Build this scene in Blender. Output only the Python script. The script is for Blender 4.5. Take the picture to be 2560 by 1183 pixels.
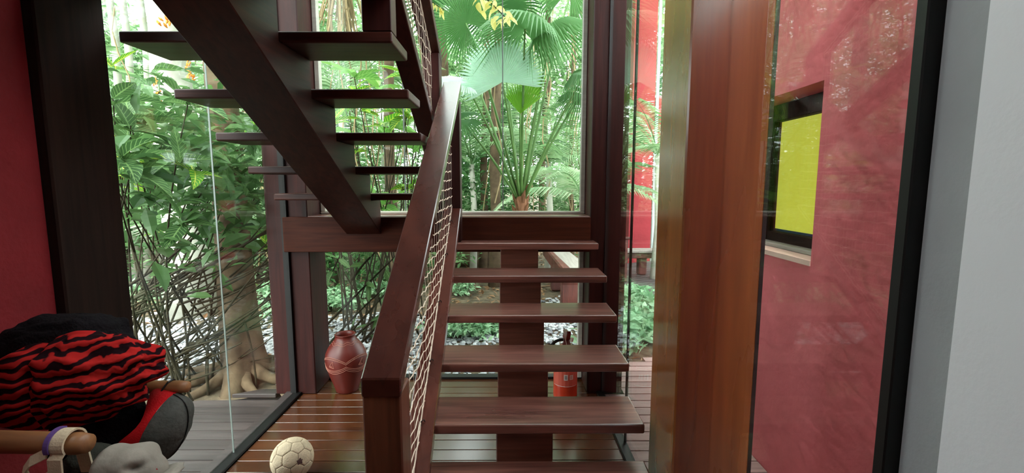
import bpy, bmesh, math, random
import numpy as np
from mathutils import Vector, Matrix, noise, Euler
random.seed(7); RNG = np.random.default_rng(7)
for o in list(bpy.data.objects): bpy.data.objects.remove(o)
SC = bpy.context.scene
COL = SC.collection
# ---------------------------------------------------------------- camera, sky, exposure
H = 1.609; F = 1136.5; PITCH = .1139; YAW = .0062
cam_d = bpy.data.cameras.new('camera'); cam = bpy.data.objects.new('camera', cam_d); COL.objects.link(cam)
cam.location = (0, 0, H); cam.rotation_euler = (math.pi/2 - PITCH, 0, -YAW)
cam_d.sensor_width = 36; cam_d.lens = F/2560*36; cam_d.clip_start = .05; cam_d.clip_end = 300
SC.camera = cam
world = bpy.data.worlds.new('overcast_sky'); SC.world = world; world.use_nodes = True
bg = world.node_tree.nodes['Background']; bg.inputs['Color'].default_value = (.93, .97, 1.0, 1); bg.inputs['Strength'].default_value = 2.2
sun_d = bpy.data.lights.new('sun', 'SUN'); sun = bpy.data.objects.new('sun', sun_d); COL.objects.link(sun)
sun_d.energy = 2.6; sun_d.angle = math.radians(40); sun_d.color = (1, .97, .9); sun.rotation_euler = (math.radians(38), math.radians(-18), 0)
SC.view_settings.view_transform = 'Standard'; SC.view_settings.look = 'None'
SC.view_settings.gamma = 1; SC.view_settings.use_curve_mapping = False
SC.view_settings.exposure = 1.68

def ray(x, y):
    u = (x-1280)/F; v = -(y-591.5)/F
    Y = math.cos(PITCH)+v*math.sin(PITCH); z = -math.sin(PITCH)+v*math.cos(PITCH)
    return Vector((u*math.cos(YAW)+Y*math.sin(YAW), -u*math.sin(YAW)+Y*math.cos(YAW), z))
def at(x, y, Y):
    d = ray(x, y); return Vector((0, 0, H))+d*(Y/d.y)
def atz(x, y, z):
    d = ray(x, y); return Vector((0, 0, H))+d*((z-H)/d.z)

# ---------------------------------------------------------------- helpers
def lin(c): return tuple((v/12.92 if v <= .04045 else ((v+.055)/1.055)**2.4) for v in [x/255 for x in c])+(1,)
def link(o, parent=None):
    COL.objects.link(o)
    if parent is not None: o.parent = parent
    return o
def obj(name, bm, mat, parent=None, smooth=False, origin=None):
    """one mesh object out of a bmesh built in world space; origin/parent location is subtracted"""
    off = Vector((0, 0, 0))
    p = parent
    while p is not None: off += p.location; p = p.parent
    loc = Vector((0, 0, 0))
    if origin is not None: loc = Vector(origin)-off
    sh = off+loc
    me = bpy.data.meshes.new(name)
    if isinstance(bm, bmesh.types.BMesh):
        if sh.length: bmesh.ops.translate(bm, verts=bm.verts, vec=-sh)
        bm.normal_update(); bm.to_mesh(me); bm.free()
    else:
        v, f = bm[0], bm[1]
        v = np.asarray(v, dtype=float)-np.array(sh)
        me.from_pydata(v.tolist(), [], f if isinstance(f, list) else f.tolist())
    if smooth: me.polygons.foreach_set('use_smooth', [True]*len(me.polygons))
    me.materials.append(mat)
    o = bpy.data.objects.new(name, me); o.location = loc
    return link(o, parent)
def thing(name, loc, label, cat, group=None):
    o = bpy.data.objects.new(name, None); o.location = loc; o.empty_display_size = .1; link(o)
    return tag(o, label, cat, group)
def tag(o, label=None, cat=None, group=None, kind=None):
    if label: o['label'] = label
    if cat: o['category'] = cat
    if group: o['group'] = group
    if kind: o['kind'] = kind
    return o
def struct(o, label=None): o['kind'] = 'structure'; return tag(o, label)
def sempty(name, loc=(0, 0, 0), label=None):
    o = bpy.data.objects.new(name, None); o.location = loc; link(o); return struct(o, label)
def box(x0, x1, y0, y1, z0, z1, bev=0., bm=None, segs=1):
    own = bm is None
    b = bmesh.new()
    bmesh.ops.create_cube(b, size=1)
    for v in b.verts:
        v.co = Vector((x0 if v.co.x < 0 else x1, y0 if v.co.y < 0 else y1, z0 if v.co.z < 0 else z1))
    if bev: bmesh.ops.bevel(b, geom=b.edges[:], offset=bev, segments=segs, profile=.5, affect='EDGES')
    if own: return b
    me = bpy.data.meshes.new('t'); b.to_mesh(me); b.free(); bm.from_mesh(me); bpy.data.meshes.remove(me); return bm
def prism(pts, x0, x1, bev=0.):
    """polygon in YZ swept along X"""
    b = bmesh.new(); A = [b.verts.new((x0, y, z)) for y, z in pts]; B = [b.verts.new((x1, y, z)) for y, z in pts]
    n = len(pts); b.faces.new(A); b.faces.new(B[::-1])
    for i in range(n): b.faces.new((A[i], B[i], B[(i+1) % n], A[(i+1) % n]))
    bmesh.ops.recalc_face_normals(b, faces=b.faces)
    if bev: bmesh.ops.bevel(b, geom=b.edges[:], offset=bev, segments=1, affect='EDGES')
    return b
def prismz(pts, z0, z1, bev=0.):
    b = bmesh.new(); A = [b.verts.new((x, y, z0)) for x, y in pts]; B = [b.verts.new((x, y, z1)) for x, y in pts]
    n = len(pts); b.faces.new(A); b.faces.new(B[::-1])
    for i in range(n): b.faces.new((A[i], B[i], B[(i+1) % n], A[(i+1) % n]))
    bmesh.ops.recalc_face_normals(b, faces=b.faces)
    if bev: bmesh.ops.bevel(b, geom=b.edges[:], offset=bev, segments=1, affect='EDGES')
    return b
def tube(pts, r, sides=6, cap=True, bm=None):
    b = bm or bmesh.new(); pts = [Vector(p) for p in pts]; n = len(pts)
    rs = r if isinstance(r, (list, tuple)) else [r]*n
    rings = []; prev = None
    for i, p in enumerate(pts):
        t = (pts[min(i+1, n-1)]-pts[max(i-1, 0)])
        if t.length < 1e-9: t = Vector((0, 0, 1))
        t.normalize()
        if prev is None:
            a = t.orthogonal().normalized()
        else:
            a = prev-t*prev.dot(t)
            if a.length < 1e-6: a = t.orthogonal()
            a.normalize()
        prev = a; c = t.cross(a)
        rings.append([b.verts.new(p+(a*math.cos(2*math.pi*k/sides)+c*math.sin(2*math.pi*k/sides))*rs[i]) for k in range(sides)])
    for i in range(n-1):
        for k in range(sides):
            b.faces.new((rings[i][k], rings[i][(k+1) % sides], rings[i+1][(k+1) % sides], rings[i+1][k]))
    if cap and sides > 2: b.faces.new(rings[0][::-1]); b.faces.new(rings[-1])
    return b
def lathe(prof, c=(0, 0, 0), n=40, bm=None):
    b = bm or bmesh.new(); rings = []
    for r, z in prof:
        rings.append([b.verts.new((c[0]+r*math.cos(2*math.pi*k/n), c[1]+r*math.sin(2*math.pi*k/n), c[2]+z)) for k in range(n)])
    for i in range(len(prof)-1):
        for k in range(n): b.faces.new((rings[i][k], rings[i][(k+1) % n], rings[i+1][(k+1) % n], rings[i+1][k]))
    b.faces.new(rings[0][::-1]); b.faces.new(rings[-1])
    return b
def bez(a, b, c, n=10):
    a, b, c = Vector(a), Vector(b), Vector(c)
    return [a*(1-t)**2+b*2*t*(1-t)+c*t*t for t in [i/(n-1) for i in range(n)]]

# ---------------------------------------------------------------- materials
def mat(name, col, rough=.5, spec=.5, bump=None, bscale=30, coat=0, metallic=0, emis=None, noise_amt=0, nscale=6, col2=None):
    m = bpy.data.materials.new(name); m.use_nodes = True; nt = m.node_tree; N = nt.nodes; L = nt.links
    p = N['Principled BSDF']; p.inputs['Base Color'].default_value = col; p.inputs['Roughness'].default_value = rough
    p.inputs['Specular IOR Level'].default_value = spec; p.inputs['Metallic'].default_value = metallic
    p.inputs['Coat Weight'].default_value = coat; p.inputs['Coat Roughness'].default_value = .08
    tc = N.new('ShaderNodeTexCoord')
    if noise_amt or col2:
        nz = N.new('ShaderNodeTexNoise'); nz.inputs['Scale'].default_value = nscale; nz.inputs['Detail'].default_value = 6
        L.new(tc.outputs['Object'], nz.inputs['Vector'])
        r = N.new('ShaderNodeValToRGB'); r.color_ramp.elements[0].position = .3; r.color_ramp.elements[1].position = .7
        c2 = col2 or tuple(v*(1+noise_amt) for v in col[:3])+(1,)
        r.color_ramp.elements[0].color = col if col2 else tuple(v*(1-noise_amt) for v in col[:3])+(1,); r.color_ramp.elements[1].color = c2
        L.new(nz.outputs['Fac'], r.inputs['Fac']); L.new(r.outputs['Color'], p.inputs['Base Color'])
    if bump:
        nb = N.new('ShaderNodeTexNoise'); nb.inputs['Scale'].default_value = bscale; nb.inputs['Detail'].default_value = 5
        L.new(tc.outputs['Object'], nb.inputs['Vector'])
        bp = N.new('ShaderNodeBump'); bp.inputs['Strength'].default_value = bump; bp.inputs['Distance'].default_value = .02
        L.new(nb.outputs['Fac'], bp.inputs['Height']); L.new(bp.outputs['Normal'], p.inputs['Normal'])
    if emis:
        p.inputs['Emission Color'].default_value = emis[0]; p.inputs['Emission Strength'].default_value = emis[1]
    return m
def wood(name, dark, light, axis='x', rough=.3, scale=1., coat=.3, bump=.08, spec=.5):
    m = bpy.data.materials.new(name); m.use_nodes = True; nt = m.node_tree; N = nt.nodes; L = nt.links
    p = N['Principled BSDF']
    tc = N.new('ShaderNodeTexCoord'); oi = N.new('ShaderNodeObjectInfo')
    add = N.new('ShaderNodeVectorMath'); add.operation = 'ADD'; L.new(tc.outputs['Object'], add.inputs[0])
    mulr = N.new('ShaderNodeMath'); mulr.operation = 'MULTIPLY'; mulr.inputs[1].default_value = 13.7; L.new(oi.outputs['Random'], mulr.inputs[0]); L.new(mulr.outputs[0], add.inputs[1])
    mp = N.new('ShaderNodeMapping'); s = [38, 38, 38]; s['xyz'.index(axis)] = 2.2; mp.inputs['Scale'].default_value = [v*scale for v in s]
    L.new(add.outputs[0], mp.inputs['Vector'])
    g = N.new('ShaderNodeTexNoise'); g.inputs['Scale'].default_value = 1; g.inputs['Detail'].default_value = 5; g.inputs['Distortion'].default_value = .6
    L.new(mp.outputs[0], g.inputs['Vector'])
    mp2 = N.new('ShaderNodeMapping'); s2 = [6, 6, 6]; s2['xyz'.index(axis)] = .9; mp2.inputs['Scale'].default_value = s2; L.new(add.outputs[0], mp2.inputs['Vector'])
    big = N.new('ShaderNodeTexNoise'); big.inputs['Scale'].default_value = 1; big.inputs['Detail'].default_value = 4; L.new(mp2.outputs[0], big.inputs['Vector'])
    mix = N.new('ShaderNodeMath'); mix.operation = 'MULTIPLY_ADD'; mix.inputs[1].default_value = .55; mix.inputs[2].default_value = 0
    L.new(g.outputs['Fac'], mix.inputs[0])
    sm = N.new('ShaderNodeMath'); sm.operation = 'MULTIPLY_ADD'; sm.inputs[1].default_value = .45; L.new(big.outputs['Fac'], sm.inputs[0]); L.new(mix.outputs[0], sm.inputs[2])
    r = N.new('ShaderNodeValToRGB'); r.color_ramp.elements[0].position = .36; r.color_ramp.elements[1].position = .66
    r.color_ramp.elements[0].color = dark; r.color_ramp.elements[1].color = light
    L.new(sm.outputs[0], r.inputs['Fac'])
    hsv = N.new('ShaderNodeHueSaturation'); L.new(r.outputs['Color'], hsv.inputs['Color'])
    vr = N.new('ShaderNodeMapRange'); vr.inputs['To Min'].default_value = .8; vr.inputs['To Max'].default_value = 1.2; L.new(oi.outputs['Random'], vr.inputs['Value']); L.new(vr.outputs[0], hsv.inputs['Value'])
    L.new(hsv.outputs['Color'], p.inputs['Base Color'])
    rr = N.new('ShaderNodeMapRange'); rr.inputs['To Min'].default_value = rough*.75; rr.inputs['To Max'].default_value = min(1, rough*1.5); L.new(big.outputs['Fac'], rr.inputs['Value']); L.new(rr.outputs[0], p.inputs['Roughness'])
    p.inputs['Coat Weight'].default_value = coat; p.inputs['Coat Roughness'].default_value = .18; p.inputs['Specular IOR Level'].default_value = spec
    bp = N.new('ShaderNodeBump'); bp.inputs['Strength'].default_value = bump; bp.inputs['Distance'].default_value = .01
    L.new(g.outputs['Fac'], bp.inputs['Height']); L.new(bp.outputs['Normal'], p.inputs['Normal'])
    return m
def glass(name, tint=(.93, .97, .95, 1), f0=.028):
    m = bpy.data.materials.new(name); m.use_nodes = True; nt = m.node_tree; N = nt.nodes; L = nt.links
    N.remove(N['Principled BSDF']); out = N['Material Output']
    ge = N.new('ShaderNodeNewGeometry'); dot = N.new('ShaderNodeVectorMath'); dot.operation = 'DOT_PRODUCT'
    L.new(ge.outputs['Incoming'], dot.inputs[0]); L.new(ge.outputs['Normal'], dot.inputs[1])
    ab = N.new('ShaderNodeMath'); ab.operation = 'ABSOLUTE'; L.new(dot.outputs['Value'], ab.inputs[0])
    su = N.new('ShaderNodeMath'); su.operation = 'SUBTRACT'; su.inputs[0].default_value = 1; L.new(ab.outputs[0], su.inputs[1])
    pw = N.new('ShaderNodeMath'); pw.operation = 'POWER'; pw.inputs[1].default_value = 5; L.new(su.outputs[0], pw.inputs[0])
    ma = N.new('ShaderNodeMath'); ma.operation = 'MULTIPLY_ADD'; ma.inputs[1].default_value = 1-f0; ma.inputs[2].default_value = f0; L.new(pw.outputs[0], ma.inputs[0])
    tr = N.new('ShaderNodeBsdfTransparent'); tr.inputs['Color'].default_value = tint
    gl = N.new('ShaderNodeBsdfGlossy'); gl.inputs['Roughness'].default_value = .0
    mx = N.new('ShaderNodeMixShader'); L.new(ma.outputs[0], mx.inputs[0]); L.new(tr.outputs[0], mx.inputs[1]); L.new(gl.outputs[0], mx.inputs[2])
    L.new(mx.outputs[0], out.inputs['Surface'])
    return m
def leafmat(name, c1, c2, vein=None, rough=.45, trans=.35, nveins=11, spec=.4):
    """leaf with UV: u across 0..1, v along 0..1; random tone per object + noise"""
    m = bpy.data.materials.new(name); m.use_nodes = True; nt = m.node_tree; N = nt.nodes; L = nt.links
    p = N['Principled BSDF']; out = N['Material Output']
    oi = N.new('ShaderNodeObjectInfo'); tc = N.new('ShaderNodeTexCoord')
    nz = N.new('ShaderNodeTexNoise'); nz.inputs['Scale'].default_value = 3.1; nz.inputs['Detail'].default_value = 3; L.new(tc.outputs['Object'], nz.inputs['Vector'])
    ge = N.new('ShaderNodeNewGeometry')
    sm = N.new('ShaderNodeMath'); sm.operation = 'ADD'; L.new(ge.outputs['Random Per Island'], sm.inputs[0]); L.new(oi.outputs['Random'], sm.inputs[1])
    fr = N.new('ShaderNodeMath'); fr.operation = 'FRACT'; L.new(sm.outputs[0], fr.inputs[0])
    s2 = N.new('ShaderNodeMath'); s2.operation = 'MULTIPLY_ADD'; s2.inputs[1].default_value = .7; L.new(fr.outputs[0], s2.inputs[0])
    s3 = N.new('ShaderNodeMath'); s3.operation = 'MULTIPLY'; s3.inputs[1].default_value = .3; L.new(nz.outputs['Fac'], s3.inputs[0]); L.new(s3.outputs[0], s2.inputs[2])
    mx = N.new('ShaderNodeMix'); mx.data_type = 'RGBA'; mx.inputs[6].default_value = c1; mx.inputs[7].default_value = c2; L.new(s2.outputs[0], mx.inputs[0])
    colout = mx.outputs[2]
    if vein:
        uv = N.new('ShaderNodeUVMap'); sp = N.new('ShaderNodeSeparateXYZ'); L.new(uv.outputs[0], sp.inputs[0])
        a = N.new('ShaderNodeMath'); a.operation = 'SUBTRACT'; a.inputs[1].default_value = .5; L.new(sp.outputs['X'], a.inputs[0])
        b = N.new('ShaderNodeMath'); b.operation = 'ABSOLUTE'; L.new(a.outputs[0], b.inputs[0])
        c = N.new('ShaderNodeMath'); c.operation = 'MULTIPLY_ADD'; c.inputs[1].default_value = -.45; L.new(b.outputs[0], c.inputs[0]); L.new(sp.outputs['Y'], c.inputs[2])
        d = N.new('ShaderNodeMath'); d.operation = 'MULTIPLY'; d.inputs[1].default_value = nveins; L.new(c.outputs[0], d.inputs[0])
        e = N.new('ShaderNodeMath'); e.operation = 'FRACT'; L.new(d.outputs[0], e.inputs[0])
        g = N.new('ShaderNodeMath'); g.operation = 'LESS_THAN'; g.inputs[1].default_value = .16; L.new(e.outputs[0], g.inputs[0])
        h = N.new('ShaderNodeMath'); h.operation = 'LESS_THAN'; h.inputs[1].default_value = .045; L.new(b.outputs[0], h.inputs[0])
        k = N.new('ShaderNodeMath'); k.operation = 'MAXIMUM'; L.new(g.outputs[0], k.inputs[0]); L.new(h.outputs[0], k.inputs[1])
        m2 = N.new('ShaderNodeMix'); m2.data_type = 'RGBA'; L.new(k.outputs[0], m2.inputs[0]); L.new(colout, m2.inputs[6]); m2.inputs[7].default_value = vein
        colout = m2.outputs[2]
    L.new(colout, p.inputs['Base Color']); p.inputs['Roughness'].default_value = rough; p.inputs['Specular IOR Level'].default_value = spec
    t = N.new('ShaderNodeBsdfTranslucent'); L.new(colout, t.inputs['Color'])
    ms = N.new('ShaderNodeMixShader'); ms.inputs[0].default_value = trans; L.new(p.outputs[0], ms.inputs[1]); L.new(t.outputs[0], ms.inputs[2])
    L.new(ms.outputs[0], out.inputs['Surface'])
    return m

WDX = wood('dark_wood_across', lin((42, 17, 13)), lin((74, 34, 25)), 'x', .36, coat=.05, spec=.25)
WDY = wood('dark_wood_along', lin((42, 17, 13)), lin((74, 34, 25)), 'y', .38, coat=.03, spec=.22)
WBEAM = wood('brown_beam_wood', lin((56, 24, 15)), lin((88, 42, 27)), 'x', .45, coat=.0, spec=.15)
WNEWEL = wood('brown_newel_wood', lin((88, 46, 32)), lin((132, 76, 53)), 'z', .35, coat=.15)
WSTR = wood('brown_stringer_wood', lin((84, 45, 35)), lin((126, 76, 60)), 'x', .38, coat=.1)
WTREAD = wood('light_sheen_tread_wood', lin((84, 45, 39)), lin((146, 96, 84)), 'x', .28, coat=.8, bump=.02)  # lightened base colour carries the window sheen on the tread tops
WHAND = wood('glossy_handrail_wood', lin((64, 29, 23)), lin((92, 46, 36)), 'y', .24, scale=.3, coat=.9, bump=.006)
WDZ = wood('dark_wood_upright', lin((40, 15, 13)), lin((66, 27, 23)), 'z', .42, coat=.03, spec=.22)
WBLK = wood('blackened_wood', lin((26, 16, 13)), lin((44, 28, 23)), 'z', .65, coat=.0, spec=.12)
WCOL = wood('orange_brown_wood', lin((108, 60, 27)), lin((146, 86, 40)), 'z', .24, scale=.5, coat=.5)
WFLOOR = wood('polished_floor_board', lin((60, 31, 16)), lin((92, 50, 25)), 'x', .19, coat=.6, bump=.008)
WDECK = wood('weathered_deck_board', lin((46, 40, 40)), lin((72, 63, 62)), 'x', .5, coat=.0)
WDECKR = wood('sunlit_deck_board', lin((122, 96, 92)), lin((164, 134, 128)), 'x', .5, coat=.0)  # sunlit copy of the deck wood, the brightness put into its colour
WPEG = wood('brown_dowel_wood', lin((120, 76, 44)), lin((172, 116, 72)), 'x', .45, coat=.1)
WGREY = wood('silvered_plank', lin((132, 124, 118)), lin((164, 156, 150)), 'y', .5, coat=0)
WRED = wood('red_brown_log', lin((66, 29, 24)), lin((104, 50, 41)), 'z', .5, coat=.1)
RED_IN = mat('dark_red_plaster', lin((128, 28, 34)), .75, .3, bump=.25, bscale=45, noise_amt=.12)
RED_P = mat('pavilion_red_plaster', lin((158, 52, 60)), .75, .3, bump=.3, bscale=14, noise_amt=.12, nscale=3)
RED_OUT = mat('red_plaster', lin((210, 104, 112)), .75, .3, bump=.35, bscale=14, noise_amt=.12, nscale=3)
WHITE = mat('white_paint', lin((244, 243, 248)), .6, .3, bump=.05, bscale=60)
GREY = mat('grey_paint', lin((166, 168, 170)), .7, .3, bump=.12, bscale=50, noise_amt=.06)
BLACK = mat('black_frame', lin((14, 12, 12)), .5, .4)
GLASS = glass('clear_glass')
SEAM = mat('glass_edge_silicone', lin((116, 122, 120)), .3, .5)
DSEAM = mat('dark_glass_edge', lin((40, 38, 38)), .3, .5)
CEIL = mat('ceiling_boards', lin((96, 66, 48)), .8, .2, noise_amt=.04)
CORD = mat('cream_cord', lin((226, 208, 190)), .9, .1)
BARK = mat('grey_brown_bark', lin((64, 52, 41)), .9, .2, bump=.8, bscale=9, col2=lin((112, 95, 74)), nscale=5)
BARKP = mat('pale_grey_bark', lin((150, 150, 138)), .9, .2, bump=.6, bscale=7, col2=lin((196, 196, 182)), nscale=3)
TWIG = mat('olive_twig_bark', lin((50, 46, 31)), .8, .2, noise_amt=.3, nscale=9)
VINE = mat('hanging_vine_fibre', lin((150, 132, 100)), .9, .1, noise_amt=.25)
LEAF_D = leafmat('broad_leaf_dark_green', lin((44, 76, 42)), lin((98, 136, 80)), lin((126, 160, 100)), nveins=9)
LEAF_Y = leafmat('yellow_veined_leaf', lin((52, 116, 34)), lin((96, 164, 50)), lin((214, 220, 84)), nveins=9)
LEAF_M = leafmat('mid_green_leaf', lin((78, 140, 60)), lin((150, 198, 104)), lin((150, 196, 110)), nveins=8)
LEAF_F = leafmat('jungle_foliage', lin((50, 94, 50)), lin((164, 200, 142)), trans=.45)
LEAF_P = leafmat('haze_pale_foliage', lin((130, 176, 124)), lin((214, 232, 196)), trans=.45)  # distance haze put into the leaf colour, paler and cooler
LEAF_G = leafmat('ground_cover_leaf', lin((96, 150, 104)), lin((184, 214, 176)), trans=.3)
LEAF_YEL = leafmat('yellow_leaf', lin((226, 214, 120)), lin((246, 238, 170)), trans=.5)
PALM = leafmat('fan_palm_green', lin((52, 104, 56)), lin((124, 174, 112)), trans=.45)
PALMP = leafmat('fan_palm_pale', lin((210, 236, 222)), lin((238, 250, 242)), trans=.6)
PALMY = leafmat('fan_palm_young', lin((136, 190, 74)), lin((170, 210, 96)), trans=.5)
PETI = mat('palm_petiole', lin((86, 122, 62)), .5, .4, noise_amt=.2)
FIBRE = mat('palm_fibre', lin((120, 84, 62)), .95, .1, bump=.8, bscale=20, noise_amt=.3)
ORANGE = mat('orange_bract', lin((226, 142, 48)), .6, .3, noise_amt=.25, nscale=30)
LITTER = leafmat('dry_leaf', lin((96, 66, 46)), lin((176, 136, 100)), trans=.15)
STONE = mat('gravel_stone', lin((150, 152, 156)), .8, .3, bump=.3, bscale=30)
def stone_mat():
    nt = STONE.node_tree; N = nt.nodes; L = nt.links; ge = N.new('ShaderNodeNewGeometry'); r = N.new('ShaderNodeValToRGB')
    r.color_ramp.elements[0].color = lin((92, 94, 100)); r.color_ramp.elements[1].color = lin((214, 214, 218))
    L.new(ge.outputs['Random Per Island'], r.inputs['Fac']); L.new(r.outputs['Color'], N['Principled BSDF'].inputs['Base Color'])
stone_mat()
# ---------------------------------------------------------------- room shell
XL, XR = -1.645, .72
BW = .108
flo = sempty('floor', (0, 0, 0))
obj('subfloor', box(XL, XR+.1, -3, 3.7, -.2, -.03), BLACK, flo)
nb = 0; y = 3.69
while y > .2:
    y0 = y-BW
    b = obj('floor_board', box(XL+.05, XR-.02, y0+.003, y-.003, -.03, 0, .0012), WFLOOR, flo, origin=(0, y0, 0))
    y = y0
obj('floor_board', box(XL, .8, -3, .2, -.03, 0), WFLOOR, flo)
ZT = 5.6
wl = sempty('wall_left', (XL, 0, 0))                     # red wall; unseen high window added above the peg rack for its light
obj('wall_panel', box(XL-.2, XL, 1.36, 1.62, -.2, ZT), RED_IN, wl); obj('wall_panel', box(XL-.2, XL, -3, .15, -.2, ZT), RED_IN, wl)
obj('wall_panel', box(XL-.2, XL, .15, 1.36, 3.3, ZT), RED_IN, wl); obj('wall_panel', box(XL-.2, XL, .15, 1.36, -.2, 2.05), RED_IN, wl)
wr = struct(obj('wall_right', box(.81, 1.0, -3, .80, -.2, 3.4), WHITE))
struct(obj('wall_right', box(.83, 1.0, .80, .905, -.2, ZT, .004), GREY))
wb = struct(obj('wall_back', box(XL-.2, 1.0, -3.2, -3, -.2, 3.3), mat('tan_paint', lin((150, 112, 78)), .8, .2)))
struct(obj('ceiling', box(XL-.2, 1.0, -3, .1, 3.3, 3.5), CEIL))
struct(obj('wall_upper', box(XL-.2, 1.0, -.1, .1, 3.5, ZT+.2), CEIL))
struct(obj('ceiling', box(XL-.3, .86, .1, 3.75, ZT, ZT+.2), CEIL))
struct(obj('trim_1', box(.80, .84, .906, .935, 0, ZT, .003), BLACK))          # black upright frame between glass and grey wall

# left glazing
def pane(name, b, parent): return obj(name, b, GLASS, parent)
w1 = sempty('window_1', (XL, 2.6, 0), 'frameless left glass wall with a vertical joint')
pane('pane', box(XL-.005, XL+.005, 1.90, 2.557, .02, ZT), w1); pane('pane', box(XL-.005, XL+.005, 2.563, 3.36, .02, ZT), w1)
obj('glass_joint', box(XL-.004, XL+.004, 2.5575, 2.5625, .02, ZT), SEAM, w1)
obj('track', box(XL-.01, XL+.045, 1.9, 3.36, 0, .02, .003), BLACK, w1)
obj('outer_sill', box(XL-.075, XL-.012, 1.9, 3.4, -.02, .022, .004), WDECK, w1)
w5 = sempty('added_light_window', (XL-.1, .8, 2.05), 'unseen high window added to light the white wall and treads')  # added out of view to light the white wall and tread tops
pane('pane', box(XL-.105, XL-.095, .20, 1.31, 2.10, 3.25), w5)
for q in ((.15, .20, 2.05, 3.3), (1.31, 1.36, 2.05, 3.3), (.20, 1.31, 2.05, 2.10), (.20, 1.31, 3.25, 3.3)): obj('frame_bar', box(XL-.13, XL-.07, *q), BLACK, w5)
# right glazing (behind the column)
w2 = sempty('window_2', (XR, 2.7, 0), 'narrow right glass wall beside the stairs')
pane('pane', box(XR-.005, XR+.005, 2.05, 2.657, .02, ZT), w2); pane('pane', box(XR-.005, XR+.005, 2.663, 3.36, .02, ZT), w2)
obj('glass_joint', box(XR-.007, XR+.007, 2.655, 2.665, .02, ZT), DSEAM, w2)
obj('track', box(XR-.045, XR+.01, 2.05, 3.36, 0, .02, .003), BLACK, w2)
# right glazing (in front of the column)
w3 = sempty('window_3', (.82, 1.3, 0), 'large right glass pane between brown column and black upright')
pane('pane', box(.815, .825, .935, 1.75, .02, ZT), w3); obj('track', box(.80, .85, .935, 1.75, 0, .02, .003), BLACK, w3)
# back glazing
w4 = sempty('window_4', (0, 3.66, 0), 'tall back glass wall facing the garden')
for a, b_ in ((-1.49, -.835), (-.825, -.055), (-.045, .62)):
    pane('pane', box(a, b_, 3.655, 3.665, 1.39, ZT), w4)
    pane('pane', box(a, b_, 3.655, 3.665, .02, 1.10), w4)
for x in (-.83, -.05): obj('glass_joint', box(x-.004, x+.004, 3.654, 3.668, 1.39, ZT), SEAM, w4)
obj('track', box(-1.49, .62, 3.62, 3.69, 0, .02, .003), BLACK, w4)
SHEEN = wood('pale_sheen_strip_wood', lin((188, 186, 172)), lin((214, 212, 200)), 'x', .35)  # pale strips added for the bright reflection on landing and reveals
obj('sill_sheen_strip', box(-1.49, .60, 3.60, 3.654, 1.377, 1.398, .004), SHEEN, w4)
obj('jamb_sheen_strip', box(.562, .599, 3.60, 3.654, 1.399, ZT, .004), SHEEN, w4); obj('jamb_sheen_strip', box(.562, .599, 3.60, 3.654, .021, 1.099, .004), SHEEN, w4)
obj('jamb_sheen_strip', box(-1.489, -1.452, 3.60, 3.654, 1.399, ZT, .004), SHEEN, w4)

# posts
def post(x0, x1, y0, y1, label, m=WDZ, z1=ZT, bev=.006):
    t = thing('wooden_post', ((x0+x1)/2, (y0+y1)/2, 0), label, 'post')
    obj('shaft', box(x0, x1, y0, y1, 0, z1, bev), m, t); return t
p1 = post(-1.86, -1.61, 1.625, 1.905, 'broad blackened wooden post between the dark red wall and the left glass', WBLK)
p2 = post(-1.80, -1.49, 3.36, 3.655, 'dark red-brown corner post behind the clay vase')
obj('glass_channel', box(XL-.03, XL+.012, 3.335, 3.3605, 0.02, ZT), BLACK, p2)
p3 = post(.60, .87, 3.36, 3.655, 'dark brown corner post to the right of the stairs')
obj('glass_channel', box(XR-.008, XR+.012, 3.345, 3.3605, .02, ZT), DSEAM, p3)
p4 = post(.672, .985, 1.75, 2.06, 'thick polished orange-brown wooden column in the foreground', WCOL)
obj('glass_channel', box(.985, 1.0, 1.755, 1.80, 0, ZT), BLACK, p4)

# ---------------------------------------------------------------- stairs
R_, G_, TD, TH = .172, .29, .288, .046
def tread(x0, x1, y0, z, parent, d=TD, mt=None):
    return obj('tread', box(x0, x1, y0, y0+d, z-TH, z, .009, segs=5), mt or WTREAD, parent, origin=((x0+x1)/2, y0, z))
lf = thing('stair_flight', (.08, 1.39, 0), 'lower flight of dark wooden open treads on a broad centre stringer', 'stairs')
for k in range(1, 8):
    y0 = 1.966+(k-3)*G_
    tread(-.45, .622, y0, R_*k, lf, TD if k < 7 else 3.312-y0)
# lower stringer: saw-tooth centre beam
def saw_lower():
    pts = []
    for k in range(1, 8):
        y0 = 1.966+(k-3)*G_+.05; z = R_*k-TH
        zb = R_*(k-1)-TH if k > 1 else 0
        pts += [(y0, max(zb, 0)), (y0, z)]
    pts += [(3.312, R_*7-TH), (3.312, R_*7-TH-.42), (1.966-2*G_+.05+.75, 0)]
    return prism(pts, -.062, .205, .004)
obj('stringer', saw_lower(), WSTR, lf)
ld = thing('stair_landing', (-.5, 3.4, 1.1), 'narrow dark wooden landing beam between the two stair flights', 'stairs')
obj('beam', box(-1.655, .598, 3.314, 3.358, 1.115, 1.372, .004), WBEAM, ld)
obj('landing_board', box(-1.489, .599, 3.359, 3.654, 1.33, 1.376, .003), WTREAD, ld)
obj('back_beam', box(-1.489, .599, 3.60, 3.654, 1.10, 1.329, .003), WDX, ld)
uf = thing('stair_flight', (-1.06, 3.4, 1.2), 'upper flight of dark open treads rising overhead on a thick centre stringer', 'stairs')
U0 = 3.115
def uy(k): return U0-(k-1)*G_
def uz(k): return 1.548+(k-1)*R_
for k in range(1, 10): tread(-1.604, -.482, uy(k), uz(k), uf, min(TD, 3.312-uy(k)), WDX)
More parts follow.
